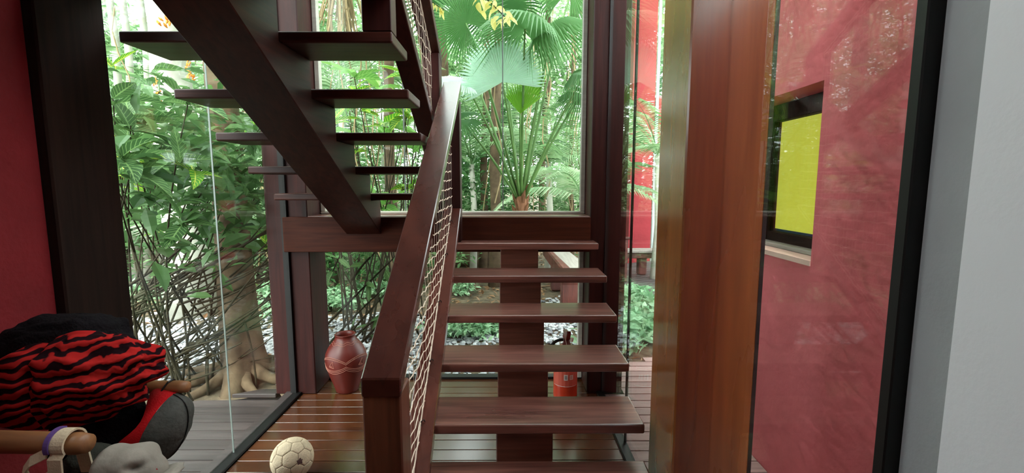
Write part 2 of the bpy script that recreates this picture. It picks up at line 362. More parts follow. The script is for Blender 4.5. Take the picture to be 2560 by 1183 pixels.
def saw_upper():
    pts = []
    for k in range(1, 10):
        yf = uy(k)+TD-.02; zt = uz(k)-TH
        pts += [(min(yf, 3.312), uz(k-1)-TH if k > 1 else 1.32), (min(yf, 3.312), zt)]
    ye = uy(9)
    pts += [(ye, uz(9)-TH)]
    zb = lambda y: 1.215+(3.37-y)*.567
    pts += [(ye, zb(ye)), (3.312, zb(3.312))]
    return prism(pts, -1.19, -.935, .004)
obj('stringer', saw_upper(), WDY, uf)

# balustrades
def bar(x0, x1, p, q, h, bev=.004):
    """sloping bar in YZ, p,q = top line ends, plumb-cut ends, vertical thickness h"""
    return prism([(p[0], p[1]), (q[0], q[1]), (q[0], q[1]-h), (p[0], p[1]-h)], x0, x1, bev)
HS = (2.26-1.01)/(3.21-1.36); RS = (1.445-.40)/(3.2-1.79)
hz = lambda y: 1.01+(y-1.36)*HS
rz = lambda y: .40+(y-1.79)*RS
bl = thing('balustrade', (-.40, 2.3, 0), 'broad glossy wooden handrail with newel posts on the lower flight', 'railing')
obj('newel_post', box(-.462, -.34, 1.362, 1.482, 0, hz(1.362)-.052, .005), WNEWEL, bl)
obj('handrail', bar(-.463, -.338, (1.357, hz(1.357)), (3.32, hz(3.32)), .062), WHAND, bl)
lr_ = obj('lower_rail', bar(-.462, -.34, (1.484, rz(1.484)), (3.2, rz(3.2)), .07), WHAND, bl)
obj('top_post', box(-.458, -.342, 3.205, 3.32, R_*7, hz(3.205)-.064, .004), WDZ, bl)
bu = thing('balustrade', (-.54, 2.6, 1.3), 'dark handrail and lower rail rising overhead along the upper flight', 'railing')
uh = lambda y: 2.52+(3.37-y)*.593
ur = lambda y: 2.05+(2.966-y)*.55
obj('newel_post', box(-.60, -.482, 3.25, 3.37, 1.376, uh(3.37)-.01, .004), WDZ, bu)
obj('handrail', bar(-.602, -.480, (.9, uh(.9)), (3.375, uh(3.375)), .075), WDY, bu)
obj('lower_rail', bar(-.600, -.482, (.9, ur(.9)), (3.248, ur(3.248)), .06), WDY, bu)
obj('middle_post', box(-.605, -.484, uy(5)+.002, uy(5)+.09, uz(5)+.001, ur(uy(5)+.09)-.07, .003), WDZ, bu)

def net(name, label, xc, y0, y1, lo, hi, dy, dz, rad, loc, zz):
    """square-mesh rope net hung between two sloping edges lo(y) and hi(y) in the plane x = xc"""
    t_ = thing(name, loc, label, 'net')
    z = zz[0]; i = 0
    while z < zz[1]:
        ys = [y0+(y1-y0)*k/120 for k in range(121)]; ys = [y for y in ys if lo(y) <= z <= hi(y)]
        if len(ys) > 3:
            a_, b_ = ys[0], ys[-1]; n = max(5, int((b_-a_)/.035))
            pts = [(xc+.004*math.sin(k*.9+i), a_+(b_-a_)*k/n, z-.012*math.sin(math.pi*k/n)+.005*math.sin(k*2.2+i*1.7)) for k in range(n+1)]
            obj('cross_cord', tube(pts, rad, 5), CORD, t_)
        z += dz; i += 1
    y = y0+dy*.5; i = 0
    while y < y1:
        a_, b_ = lo(y), hi(y)
        if b_-a_ > .05:
            pts = [(xc+.003*math.sin(k+i), y+.0025*math.sin(k*1.9+i), a_+(b_-a_)*k/12) for k in range(13)]
            obj('hanging_cord', tube(pts, rad*.42, 4), CORD, t_)
        y += dy; i += 1
    for f, off in ((lo, .008), (hi, -.008)):
        pts = [(xc, y0+(y1-y0)*k/90, f(y0+(y1-y0)*k/90)+off+.005*math.sin(k*2.4)) for k in range(91)]
        obj('lacing_cord', tube(pts, rad*1.3, 5), CORD, t_)
    return t_
nl = net('safety_net', 'cream rope net laced under the lower handrail', -.402, 1.495, 3.195, lambda y: rz(y)+.004, lambda y: hz(y)-.072, .075, .058, .0026, (-.402, 2.3, .6), (.25, 2.2))
nu = net('safety_net', 'cream rope net stretched beside the upper flight', -.535, 1.0, 3.24, lambda y: ur(y)+.006, lambda y: uh(y)-.085, .045, .075, .0022, (-.535, 2.1, 2.2), (1.9, 4.2))
Bl = lambda s: (1.50+s*1.68, 0)
for s in (.03, .13, .27, .42, .6, .78, .93):
    y = Bl(s)[0]
    obj('hook', tube([(-.40, y, rz(y)-.005), (-.40, y, rz(y)+.02), (-.388, y+.006, rz(y)+.026), (-.385, y+.012, rz(y)+.014)], .0028, 6), BLACK, lr_)

# ---------------------------------------------------------------- right side outside: passage, red wall with window
dr = thing('wooden_deck', (1.1, 3, 0), 'weathered plank deck in the passage outside the right glass', 'deck')
y = 4.22
while y > .5:
    y0 = y-BW
    xr = 1.455; xl = XR+.012
    if y > 3.99: xl = max(xl, 1.06+(y-3.99)/(4.22-3.99)*.36)
    if xr-xl > .05: obj('deck_board', box(xl if y0 < 3.30 else max(xl, .89), xr, y0+.006, y-.006, -.035, -.004), WDECKR, dr, origin=(1, y0, 0))
    y = y0
obj('gap_shade_sheet', box(.89, 1.45, .5, 3.95, -.09, -.037), BLACK, dr)  # black sheet added as shade under the gaps between boards
WX = 1.46
wo = thing('red_wall', (WX+.15, 1.5, 0), 'red plastered outside wall with a deep window opening', 'wall')
wy0, wy1, wz0, wz1 = 2.165, 3.12, 1.235, 2.09
WZT = 2.8
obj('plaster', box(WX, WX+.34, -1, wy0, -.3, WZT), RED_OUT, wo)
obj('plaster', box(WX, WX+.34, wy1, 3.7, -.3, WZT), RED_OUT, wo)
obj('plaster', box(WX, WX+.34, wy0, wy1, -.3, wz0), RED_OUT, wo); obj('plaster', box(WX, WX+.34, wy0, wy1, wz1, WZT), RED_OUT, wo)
SILL = mat('pinkish_sill', lin((226, 186, 176)), .7, .2, noise_amt=.1)
obj('sill', box(WX-.004, WX+.16, wy0, wy1, wz0-.02, wz0+.006), SILL, wo)
ow = thing('casement_window', (WX+.24, 2.6, wz0), 'dark wooden window with a yellow blind in the red wall', 'window')
fx0, fx1 = WX+.17, WX+.27
obj('frame_stile', box(fx0, fx1, wy1-.27, wy1-.001, wz0+.007, wz1-.001, .004), WBLK, ow); obj('frame_stile', box(fx0, fx1, wy0+.001, wy0+.1, wz0+.007, wz1-.001, .004), WBLK, ow)
obj('frame_rail', box(fx0, fx1, wy0+.101, wy1-.271, wz1-.10, wz1-.001, .004), WBLK, ow); obj('frame_rail', box(fx0, fx1, wy0+.101, wy1-.271, wz0+.007, wz0+.085, .004), WBLK, ow)
obj('inner_ledge', box(WX+.10, fx0-.001, wy0+.01, wy1-.01, wz0+.007, wz0+.03, .003), WGREY, ow)
YBL = mat('glowing_yellow_blind', lin((236, 226, 96)), .7, .2, emis=(lin((230, 220, 80)), .24))  # weak emission added to make the blind look backlit
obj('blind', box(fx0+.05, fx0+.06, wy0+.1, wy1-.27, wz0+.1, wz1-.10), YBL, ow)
obj('blue_hem', box(fx0+.048, fx0+.062, wy0+.1, wy1-.29, wz0+.086, wz0+.099), mat('blue_hem_cloth', lin((70, 90, 190)), .7), ow)
obj('pane', box(fx0+.02, fx0+.026, wy0+.1, wy1-.27, wz0+.085, wz1-.10), GLASS, ow)

# left deck
dl = thing('wooden_deck', (-2.1, 2.6, 0), 'weathered plank deck outside the left glass wall', 'deck')
y = 3.60
obj('gap_shade_sheet', prismz([(-3.2, .9), (-1.73, .9), (-1.73, 3.34), (-1.83, 3.46), (-2.40, 3.22), (-3.1, 2.85)], -.09, -.037), BLACK, dl)  # black sheet standing in for the shade beneath the left deck
edge = lambda yy: -2.45+(yy-3.215)/(3.509-3.215)*(.573)      # slanting far edge
while y > .9:
    y0 = y-BW; xl0, xl1 = max(-3.4, edge(y0+.005)), max(-3.4, edge(y-.005))
    if y <= 3.215: xl0 = xl1 = max(-3.2, -2.45-(3.215-y)*1.95)
    if min(-1.725-xl0, -1.725-xl1) > .03 and (y < 3.36):
        obj('deck_board', prismz([(xl0, y0+.005), (-1.722, y0+.005), (-1.722, y-.005), (xl1, y-.005)], -.035, -.004), WDECK, dl, origin=(-2, y0, 0))
    y = y0
y = 3.36+BW
obj('deck_board', prismz([(edge(3.37), 3.37), (-1.81, 3.37), (-1.81, y-.005), (edge(y), y-.005)], -.035, -.004, .003), WDECK, dl)

# ---------------------------------------------------------------- ground
GZ = -.2
def ground_mat():
    m = bpy.data.materials.new('garden_soil_and_litter'); m.use_nodes = True; nt = m.node_tree; N = nt.nodes; L = nt.links; p = N['Principled BSDF']
    tc = N.new('ShaderNodeTexCoord'); n1 = N.new('ShaderNodeTexNoise'); n1.inputs['Scale'].default_value = 9; n1.inputs['Detail'].default_value = 8; L.new(tc.outputs['Object'], n1.inputs['Vector'])
    r = N.new('ShaderNodeValToRGB'); e = r.color_ramp.elements
    e[0].position = .3; e[0].color = lin((62, 52, 40)); e[1].position = .72; e[1].color = lin((126, 106, 86)); x = e.new(.5); x.color = lin((92, 80, 62))
    L.new(n1.outputs['Fac'], r.inputs['Fac']); L.new(r.outputs['Color'], p.inputs['Base Color']); p.inputs['Roughness'].default_value = .95
    b = N.new('ShaderNodeBump'); b.inputs['Strength'].default_value = .6; b.inputs['Distance'].default_value = .05; L.new(n1.outputs['Fac'], b.inputs['Height']); L.new(b.outputs['Normal'], p.inputs['Normal'])
    return m
def gz(x, y): return GZ+.05*noise.noise(Vector((x*.5, y*.5, 3)))+max(0, (y-9))*.05
def ground():
    b = bmesh.new(); nx, ny = 70, 70; V = []
    for j in range(ny+1):
        for i in range(nx+1):
            x = -26+52*i/nx; yy = -8+46*j/ny
            inside = (-1.9 < x < 1.6 and yy < 3.8)
            V.append(b.verts.new((x, yy, -.35 if inside else gz(x, yy))))
    for j in range(ny):
        for i in range(nx): b.faces.new((V[j*(nx+1)+i], V[j*(nx+1)+i+1], V[(j+1)*(nx+1)+i+1], V[(j+1)*(nx+1)+i]))
    return b
struct(obj('ground', ground(), ground_mat(), smooth=True))
def gravel_y(x):   # centre line of the gravel path (runs across behind the house)
    return 5.5+.25*math.sin(x*.9)+.12*x+(.0 if x < 0 else .45*x)
def stones():
    ico = bmesh.new(); bmesh.ops.create_icosphere(ico, subdivisions=1, radius=1); base = np.array([v.co for v in ico.verts]); fc = np.array([[v.index for v in f.verts] for f in ico.faces]); ico.free()
    n = 9000; V = []; Fc = []
    for i in range(n):
        x = RNG.uniform(-6.5, 1.6); w = RNG.normal(0, .62)
        if abs(w) > 1.25: w = RNG.uniform(-1.2, 1.2)
        yy = gravel_y(x)+w
        if yy < 3.95: continue
        s = RNG.uniform(.014, .034)*np.array([1.3, 1, .6])
        a = RNG.uniform(0, 6.28); c, sn = math.cos(a), math.sin(a)
        v = base*s*RNG.uniform(.8, 1.2, (len(base), 1)); v = np.stack([v[:, 0]*c-v[:, 1]*sn, v[:, 0]*sn+v[:, 1]*c, v[:, 2]], 1)
        V.append(v+np.array([x, yy, gz(x, yy)+.005+RNG.uniform(0, .015)])); Fc.append(fc+len(base)*(len(V)-1))
    return np.concatenate(V), np.concatenate(Fc)
tag(obj('gravel_path', stones(), STONE), 'loose pale grey gravel of the garden path', 'gravel', kind='stuff')

# ---------------------------------------------------------------- foliage tools
def cloud(n, pts, size, up=.35, seed=0, droop=.0, aspect=.42, hexa=False):
    """leaf mesh arrays: n leaves at pts (n,3)"""
    g = np.random.default_rng(seed)
    d = g.normal(0, 1, (n, 3)); d[:, 2] = d[:, 2]*.5-droop; d /= np.linalg.norm(d, axis=1)[:, None]
    nn = g.normal(0, .6, (n, 3)); nn[:, 2] += 1.0+up; s = np.cross(d, nn); s /= np.linalg.norm(s, axis=1)[:, None]; nr = np.cross(s, d)
    L = (g.uniform(.6, 1.3, n)*size)[:, None]; W = L*aspect*.5
    if hexa:
        a = pts; b1 = pts+d*L*.3+s*W+nr*L*.06; b2 = pts+d*L*.3-s*W+nr*L*.06; c1 = pts+d*L*.65+s*W*.85+nr*L*.03; c2 = pts+d*L*.65-s*W*.85+nr*L*.03; m1 = pts+d*L*.3-nr*L*.0; m2 = pts+d*L*.65-nr*L*.03; e = pts+d*L-nr*L*.14
        V = np.stack([a, b1, b2, c1, c2, m1, m2, e], 1).reshape(-1, 3); k = np.arange(n)*8
        Q = [(0, 1, 5), (0, 5, 2), (1, 3, 6), (1, 6, 5), (5, 6, 4), (5, 4, 2), (3, 7, 6), (6, 7, 4)]
        Fc = np.concatenate([np.stack([k+q[0], k+q[1], k+q[2]], 1) for q in Q])
        return V, Fc
    a = pts; b1 = pts+d*L*.45+s*W+nr*L*.05; b2 = pts+d*L*.45-s*W+nr*L*.05; e = pts+d*L-nr*L*.08
    V = np.stack([a, b1, e, b2], 1).reshape(-1, 3); k = np.arange(n)*4
    return V, np.concatenate([np.stack([k, k+1, k+2], 1), np.stack([k, k+2, k+3], 1)])
def ell_pts(n, c, r, seed, clumps=14, shell=.6):
    g = np.random.default_rng(seed)
    cc = g.normal(0, 1, (clumps, 3)); cc /= np.linalg.norm(cc, axis=1)[:, None]; cc *= g.uniform(.3, .95, (clumps, 1))
    k = g.integers(0, clumps, n); p = cc[k]+g.normal(0, .22, (n, 3))
    return p*np.array(r)+np.array(c)
def leaf_mesh(name, L, W, nl=7, fold=.12, droop=.25, shape=1.0, wave=0):
    V = []; UV = []; Fc = []
    for i in range(nl+1):
        v = i/nl; w = W*.5*(math.sin(math.pi*v**.85)**.8 if 0 < v < 1 else 0.02); y = L*v; z = -droop*L*v*v
        ww = wave*math.sin(v*14)
        V += [(-w, y, z+fold*w*2+ww*w), (0, y, z), (w, y, z+fold*w*2-ww*w)]; UV += [(0, v), (.5, v), (1, v)]
    for i in range(nl):
        a = i*3; Fc += [(a, a+1, a+4, a+3), (a+1, a+2, a+5, a+4)]
    me = bpy.data.meshes.new(name); me.from_pydata(V, [], Fc); uvl = me.uv_layers.new(name='UVMap')
    for l in me.loops: uvl.data[l.index].uv = UV[l.vertex_index]
    me.polygons.foreach_set('use_smooth', [True]*len(me.polygons))
    return me
def leaf_set(name, m, L, W, n=3):
    out = []
    for i in range(n):
        me = leaf_mesh(name, L, W*(.85+.15*i), 8, .10+.08*i, .12+.14*i, wave=.06*i); me.materials.append(m); out.append(me)
    return out
BIG_D = leaf_set('broad_leaf', LEAF_D, .25, .105); BIG_Y = leaf_set('veined_leaf', LEAF_Y, .25, .10); BIG_M = leaf_set('mid_leaf', LEAF_M, .27, .10)
def place_leaf(me, parent, p, d, roll, s, name='leaf'):
    d = Vector(d).normalized(); q = d.to_track_quat('Y', 'Z')
    M = Matrix.Translation(Vector(p)-parent.location) @ q.to_matrix().to_4x4() @ Matrix.Rotation(roll, 4, 'Y') @ Matrix.Diagonal((s, s, s, 1))
    o = bpy.data.objects.new(name, me); o.matrix_local = M; link(o, parent); o.matrix_local = M
    return o
def whorl(parent, p, axis, meshes, n, s0, s1, spread=1.0):
    axis = Vector(axis).normalized(); a = axis.orthogonal().normalized(); b = axis.cross(a); off = random.uniform(0, 6.28)
    for k in range(n):
        t = off+k*2*math.pi/n+random.uniform(-.35, .35)
        d = (a*math.cos(t)+b*math.sin(t))*spread+axis*random.uniform(.1, .7)
        d.z += .12
        place_leaf(random.choice(meshes), parent, Vector(p)-axis*random.uniform(0, .05), d, random.uniform(-.5, .5), random.uniform(s0, s1))

# ---------------------------------------------------------------- big-leaved shrub outside the left glass
sh = thing('leafy_shrub', (-3.0, 3.9, GZ), 'large-leaved green shrub with yellow-veined leaves outside the left glass wall', 'shrub')
def tipspot():
    while True:
        px = random.uniform(250, 760); py = random.triangular(150, 720, 420)
        ymin = max(2.4, 1.9*F/(1273-px))
        Y = random.uniform(ymin, max(ymin+.3, 4.7)); p = at(px, py, Y)
        if p.x < -1.9 and p.z > .55 and not (p.x > -1.95 and p.y > 3.2): return p
tips = [tipspot() for _ in range(50)]
for i, p in enumerate(tips):
    base = Vector((-3.3+random.uniform(-.5, .8), random.uniform(3.4, 4.6), GZ))
    mid = base.lerp(p, .5)+Vector((-.25, random.uniform(-.1, .2), -.12+random.uniform(0, .2)))
    pts = bez(base, mid, p, 9)
    if i < 34: obj('stem', tube(pts, [.011-.0075*k/8 for k in range(9)], 5), TWIG, sh, smooth=True)
    whorl(sh, p, pts[-1]-pts[-3], BIG_Y if random.random() < .3 else BIG_D, random.choice((4, 5, 6)), .62, 1.15)
n = 1500; P = np.array([list(tipspot()+Vector((random.gauss(0, .15), random.gauss(.3, .2), random.gauss(0, .12)))) for _ in range(n)])
P[:, 0] = np.minimum(P[:, 0], -2.0)
tag(obj('inner_foliage', cloud(n, P, .17, seed=5, hexa=True), LEAF_D, sh), kind='stuff')
# bare raking stems low down
for i in range(60):
    ax_, ay_ = random.uniform(240, 520), random.uniform(700, 985); a = at(ax_, ay_, random.uniform(3.4, 4.2)); L_ = random.uniform(180, 330); b = at(min(ax_+L_, 735), ay_-L_*random.uniform(.3, .75), random.uniform(3.6, 4.2))
    if b.x > -1.86: b.x = -1.88
    a.z = max(a.z, GZ); r_ = random.uniform(.006, .014)
    m = a.lerp(b, .5)+Vector((random.uniform(-.1, .1), random.uniform(-.1, .1), random.uniform(-.16, .02)))
    obj('raking_stem', tube(bez(a, m, b, 8), [r_*(1-.07*k) for k in range(8)], 5), TWIG, sh, smooth=True)
for px, y0, y1 in ((440, 660, 985), (672, 740, 968), (610, 800, 975), (500, 640, 900)):
    a = atz(px+random.uniform(20, 60), y1, GZ); b = at(px, y0, a.y+.05); b.x = min(b.x, -1.9); a.x = min(a.x, -1.9)
    obj('upright_stem', tube(bez(a, a.lerp(b, .5)+Vector((.04, 0, 0)), b, 6), .009, 5), TWIG, sh, smooth=True)
def spike(parent, p, h=.22):
    b = bmesh.new()
    for k in range(26):
        t = k/26; q = Vector(p)+Vector((random.gauss(0, .018*(1.1-t)), random.gauss(0, .018*(1.1-t)), h*t))
        d = Vector((random.gauss(0, 1), random.gauss(0, 1), 1.2)).normalized()*.045*(1.15-t)
        tube([q, q+d*.5, q+d], [.004, .009*(1.1-t)+.002, .001], 4, bm=b)
    o = obj('flower_spike', b, ORANGE, parent); tag(o, 'orange flower spike'); return o
for px, py, Y in ((418, 70, 3.9), (475, 205, 4.0), (395, 260, 4.4)): spike(sh, at(px, py, Y), .26)

# tree with buttress roots behind the deck
tr = thing('tree', (-2.45, 4.05, GZ), 'pale brown tree trunk with spreading buttress roots beside the left deck', 'tree')
tc0 = Vector((-2.45, 4.05, GZ))
def trunkmesh():
    b = bmesh.new(); n = 40; rings = []
    hs = [0, .1, .22, .4, .65, 1.0, 1.5, 2.2, 3.2, 4.5, 6]
    for h in hs:
        rg = []
        for k in range(n):
            th = 2*math.pi*k/n
            r = .155-.012*h+.035*math.exp(-h*2)
            r += .24*math.exp(-h*4.2)*max(0, math.cos(2.5*th+.6))**2.2
            r *= 1+.06*math.sin(5*th+h*2)+.04*noise.noise(Vector((math.cos(th)*2, math.sin(th)*2, h*2)))
            rg.append(b.verts.new(tc0+Vector((r*math.cos(th)-.03*h, r*math.sin(th)+.03*h, h-.06))))
        rings.append(rg)
    for i in range(len(hs)-1):
        for k in range(n): b.faces.new((rings[i][k], rings[i][(k+1) % n], rings[i+1][(k+1) % n], rings[i+1][k]))
    return b
obj('trunk', trunkmesh(), BARK, tr, smooth=True)
for a, l in ((.15, 1.1), (.8, .9), (1.9, .8), (2.7, 1.3), (3.3, 1.2), (3.9, .6), (5.2, .35), (5.9, .5)):
    pts = []
    for k in range(9):
        t = k/8; pts.append(tc0+Vector((math.cos(a+.35*t)*(.12+l*t), math.sin(a+.35*t)*(.12+l*t), .16*(1-t)**3+.02*math.sin(t*5+a)-.005)))
    if all(p.x < -1.9 or p.y > 3.8 for p in pts): obj('root', tube(pts, [.062*(1-.75*k/8) for k in range(9)], 8), BARK, tr, smooth=True)
obj('crown_branch', tube([tc0+Vector((-.15, .15, 5)), tc0+Vector((.6, .3, 6.2)), tc0+Vector((1.2, .2, 7))], [.07, .05, .03], 6), BARK, tr)
tag(obj('crown', cloud(2600, ell_pts(2600, tc0+Vector((0, .4, 6.6)), (1.8, 1.6, 1.0), 3), .2, seed=8), LEAF_F, tr), kind='stuff')

# shrub behind the upper flight
s2 = thing('leafy_shrub', (-1.6, 5.2, GZ), 'bright green large-leaved shrub seen between the upper treads', 'shrub')
for i in range(36):
    px, py = random.uniform(770, 1085), random.uniform(170, 540); p = at(px, py, random.uniform(4.4, 6.4))
    base = Vector((-1.6+random.uniform(-.6, .6), random.uniform(5, 5.8), GZ))
    pts = bez(base, base.lerp(p, .6)+Vector((0, 0, -.2)), p, 8)
    obj('stem', tube(pts, [.012-.008*k/7 for k in range(8)], 5), TWIG, s2, smooth=True)
    whorl(s2, p, Vector((random.gauss(0, .3), random.gauss(-.2, .3), 1)), BIG_Y if random.random() < .4 else BIG_M, 5, .85, 1.4)
# slender plant behind the vase
s3 = thing('slender_plant', (-1.75, 4.35, GZ), 'thin-stemmed dark plant leaning behind the clay vase', 'plant')
for (x0, y0, x1, y1) in ((800, 830, 990, 640), (860, 850, 1005, 690), (900, 830, 1010, 760), (805, 880, 960, 720), (830, 900, 1000, 745), (800, 760, 850, 640), (880, 700, 940, 630), (815, 940, 1020, 770), (900, 860, 1060, 700)):
    Y = random.uniform(4.0, 4.5); a = at(x0, y0, Y); b = at(x1, y1, Y+random.uniform(-.2, .3)); a.z = max(a.z, GZ)
    obj('stem', tube(bez(a, a.lerp(b, .5)+Vector((0, 0, random.uniform(-.03, .05))), b, 7), [.013-.001*k for k in range(7)], 6), TWIG, s3, smooth=True)
    for k in range(3):
        t = random.uniform(.5, 1); q = a.lerp(b, t)
        place_leaf(random.choice(BIG_D), s3, q, (random.gauss(0, 1), random.gauss(-.4, .6), random.gauss(-.2, .5)), random.uniform(-1, 1), random.uniform(.55, .9))

# ---------------------------------------------------------------- fan palm
def fan_mesh(name, m, nseg=46, span=2.75, join=.52, droop=.28, cup=.15, R=1.0):
    V = [(0, 0, 0)]; Fc = []
    def pt(r, a, pl):
        x = r*math.sin(a); y = r*math.cos(a); z = cup*r*(1-abs(math.cos(a*.5)))*.8 + pl*r*.05 - droop*max(0, r-join*.7)**2*2.2
        return (x*R, y*R, z*R)
    for i in range(nseg):
        a0 = -span+2*span*i/nseg; a1 = a0+2*span/nseg; am = (a0+a1)/2; b = len(V)
        rt = (.92+.08*math.cos(am))*random.uniform(.92, 1.04); jn = join*random.uniform(.92, 1.08)
        V.append(pt(jn*.5, a0, -1)); V.append(pt(jn*.5, am, 1)); V.append(pt(jn*.5, a1, -1))
        V.append(pt(jn, a0, -1)); V.append(pt(jn, am, 1)); V.append(pt(jn, a1, -1))
        w = (a1-a0)*.27; rm = jn+(rt-jn)*.5
        V.append(pt(rm, am-w, -.6)); V.append(pt(rm, am, .6)); V.append(pt(rm, am+w, -.6)); 
        tx = pt(rt, am+random.uniform(-.02, .02), 0); V.append((tx[0], tx[1], tx[2]-random.uniform(0, .10)*R))
        Fc += [(0, b, b+1), (0, b+1, b+2), (b, b+3, b+4, b+1), (b+1, b+4, b+5, b+2), (b+3, b+6, b+7, b+4), (b+4, b+7, b+8, b+5), (b+6, b+9, b+7), (b+7, b+9, b+8)]
    me = bpy.data.meshes.new(name); me.from_pydata(V, [], Fc); me.materials.append(m); return me
def fan(parent, hub, toward, normal, R, me, name='fan_leaf'):
    y = Vector(toward).normalized(); z = Vector(normal); z = (z-y*z.dot(y)).normalized(); x = y.cross(z)
    M = Matrix((x, y, z)).transposed().to_4x4(); M = Matrix.Translation(Vector(hub)-parent.location) @ M @ Matrix.Diagonal((R, R, R, 1))
    o = bpy.data.objects.new(name, me); link(o, parent); o.matrix_local = M; return o
FG = [fan_mesh('fan_leaf', PALM, droop=.3, join=.4, nseg=60), fan_mesh('fan_leaf', PALM, droop=.5, cup=.3, join=.42)]
FU = [fan_mesh('drooping_fan_leaf', PALM, droop=.95, cup=.1, join=.40, nseg=56)]
FP = [fan_mesh('pale_fan_leaf', PALMP, join=.7, droop=.08, cup=.1, span=1.9, nseg=44)]; FY = [fan_mesh('young_fan_leaf', PALMY, span=.85, nseg=18, join=.62, droop=.1)]
PB = at(1302, 500, 6.0)
fp = thing('fan_palm', (PB.x, PB.y, gz(PB.x, PB.y)), 'tall fan palm with green pleated fan leaves in the middle of the back window', 'palm')
zb = gz(PB.x, PB.y)
obj('trunk', tube([(PB.x+.03, PB.y, zb-.1), (PB.x, PB.y, .6), (PB.x, PB.y, PB.z+.05)], [.085, .07, .075], 12), FIBRE, fp, smooth=True)
for k in range(16):
    a = k*2.4; z = PB.z-.35+.032*k
    obj('leaf_base', tube([(PB.x+.05*math.cos(a), PB.y+.05*math.sin(a), z), (PB.x+.085*math.cos(a), PB.y+.085*math.sin(a), z+.09), (PB.x+.12*math.cos(a), PB.y+.12*math.sin(a), z+.16)], [.03, .03, .004], 5), FIBRE, fp)
Cm = Vector((0, 0, H))
def frond(hx, hy, hY, R, kind, spread, nrm=None, tw=None):
    hub = at(hx, hy, hY); st = Vector((PB.x+(hub.x-PB.x)*.05, PB.y+(hub.y-PB.y)*.05, PB.z))
    mid = st.lerp(hub, .55)+Vector(((PB.x-hub.x)*.08, 0, .12*(hub-st).length*spread))
    pts = bez(st, mid, hub, 9)
    obj('petiole', tube(pts, [.022-.012*k/8 for k in range(9)], 6), PETI, fp, smooth=True)
    d = (pts[-1]-pts[-3]).normalized()
    tw = Vector(tw) if tw else d+Vector((0, 0, -.35))
    n = Vector(nrm) if nrm else Vector((0, -.35, 1))
    fan(fp, hub, tw, n, R, random.choice(kind))
frond(1165, 58, 5.6, .62, FG[:1], .4, (.1, -.9, -.35), (-.5, .0, .4))
frond(1312, 72, 5.3, .62, FU, .4, (0, -.45, .9), (-.1, -.6, .35))
frond(1382, 75, 5.6, .66, FU, .4, (.2, -.4, .9), (.5, -.5, .3))
frond(1256, 205, 5.4, .56, FP, .2, (-.05, -1, .15), (-.18, .05, 1))
frond(1165, 212, 5.5, .42, FP, .3, (-.1, -.45, .9), (-.9, -.2, .1))
frond(1150, 300, 5.6, .42, FG, .35, (-.2, -.6, .8), (-.9, -.1, -.1))
frond(1470, 175, 5.6, .5, FU, .3, (.2, -.5, .9), (.8, -.3, .1))
frond(1455, 235, 5.9, .45, FU, .3, (.1, -.7, .8), (.6, -.3, -.3))
frond(1345, 240, 5.7, .34, FY, .1, (.2, -1, .1), (-.35, 0, .8))
frond(1300, 285, 5.6, .40, FY, .1, (-.2, -.8, .5), (.1, -.1, .9))
frond(1240, 20, 6.4, .8, FG, .4, (0, -.8, .4), (-.1, .2, .9))
frond(1430, -30, 6.2, .8, FU, .4, (0, -.8, .5), (.3, -.2, .6))
frond(1100, 10, 6.6, .7, FG, .4, (0, -.8, .5), (-.5, -.2, .3))

# yellow-leaved spray close to the back glass
ys = thing('yellow_leaf_branch', tuple(at(1090, -60, 4.4)), 'thin branch of pale yellow leaves hanging at the top of the back window', 'branch')
YL = leaf_set('yellow_leaf', LEAF_YEL, .10, .042)
a = at(1040, -120, 4.5); b = at(1262, 42, 4.4); pts = bez(a, a.lerp(b, .5)+Vector((0, 0, .12)), b, 10); obj('twig', tube(pts, .005, 5), TWIG, ys)
for k in range(3, 10):
    for s in range(10): place_leaf(random.choice(YL), ys, pts[k]+Vector((random.gauss(0, .06), random.gauss(0, .04), random.gauss(-.02, .04))), (random.gauss(0, 1), random.gauss(-.3, .5), -.7), random.uniform(-1, 1), random.uniform(.7, 1.15))
a2 = at(1080, 5, 4.4); b2 = at(1110, 25, 4.4); obj('twig', tube([at(1050, -80, 4.5), a2, b2], .004, 5), TWIG, ys)
for s in range(9): place_leaf(random.choice(YL), ys, a2.lerp(b2, s/8), (random.gauss(0, .5), -.2, -1), random.uniform(-1, 1), random.uniform(.6, .9))

# ---------------------------------------------------------------- feather palms, trunks, vines, jungle masses
def feather_mesh(name, m, L=1.6, n=34, droop=.55, w=.028, ll=.36):
    V = []; Fc = []
    def ax(t): return Vector((0, L*(t-.18*droop*t*t), L*(.35*t-droop*t*t)))
    for i in range(n+1):
        t = i/n; p = ax(t); r = .012*(1-t)+.002; V += [tuple(p+Vector((-r, 0, 0))), tuple(p+Vector((r, 0, 0))), tuple(p+Vector((0, 0, -r*1.5)))]
        if i: a = (i-1)*3; Fc += [(a, a+3, a+4, a+1), (a+1, a+4, a+5, a+2), (a+2, a+5, a+3, a)]
    for i in range(3, n):
        for s in (-1, 1):
            t = i/n; p = ax(t); l = ll*(.35+1.1*math.sin(math.pi*min(1, t*.85+.1)))*random.uniform(.85, 1.1)
            d = Vector((s*.8, .55, -.1)).normalized(); q = p+d*l*.5; e = p+d*l+Vector((0, 0, -.35*l)); sd = Vector((0, 1, .2))*w*.5
            b = len(V); V += [tuple(p), tuple(q+sd), tuple(q-sd), tuple(e)]; Fc += [(b, b+2, b+1), (b+1, b+2, b+3)]
    me = bpy.data.meshes.new(name); me.from_pydata(V, [], Fc); me.materials.append(m); return me
FEA = [feather_mesh('feather_frond', LEAF_F), feather_mesh('feather_frond', LEAF_P, droop=.8), feather_mesh('feather_frond', LEAF_F, droop=.35)]
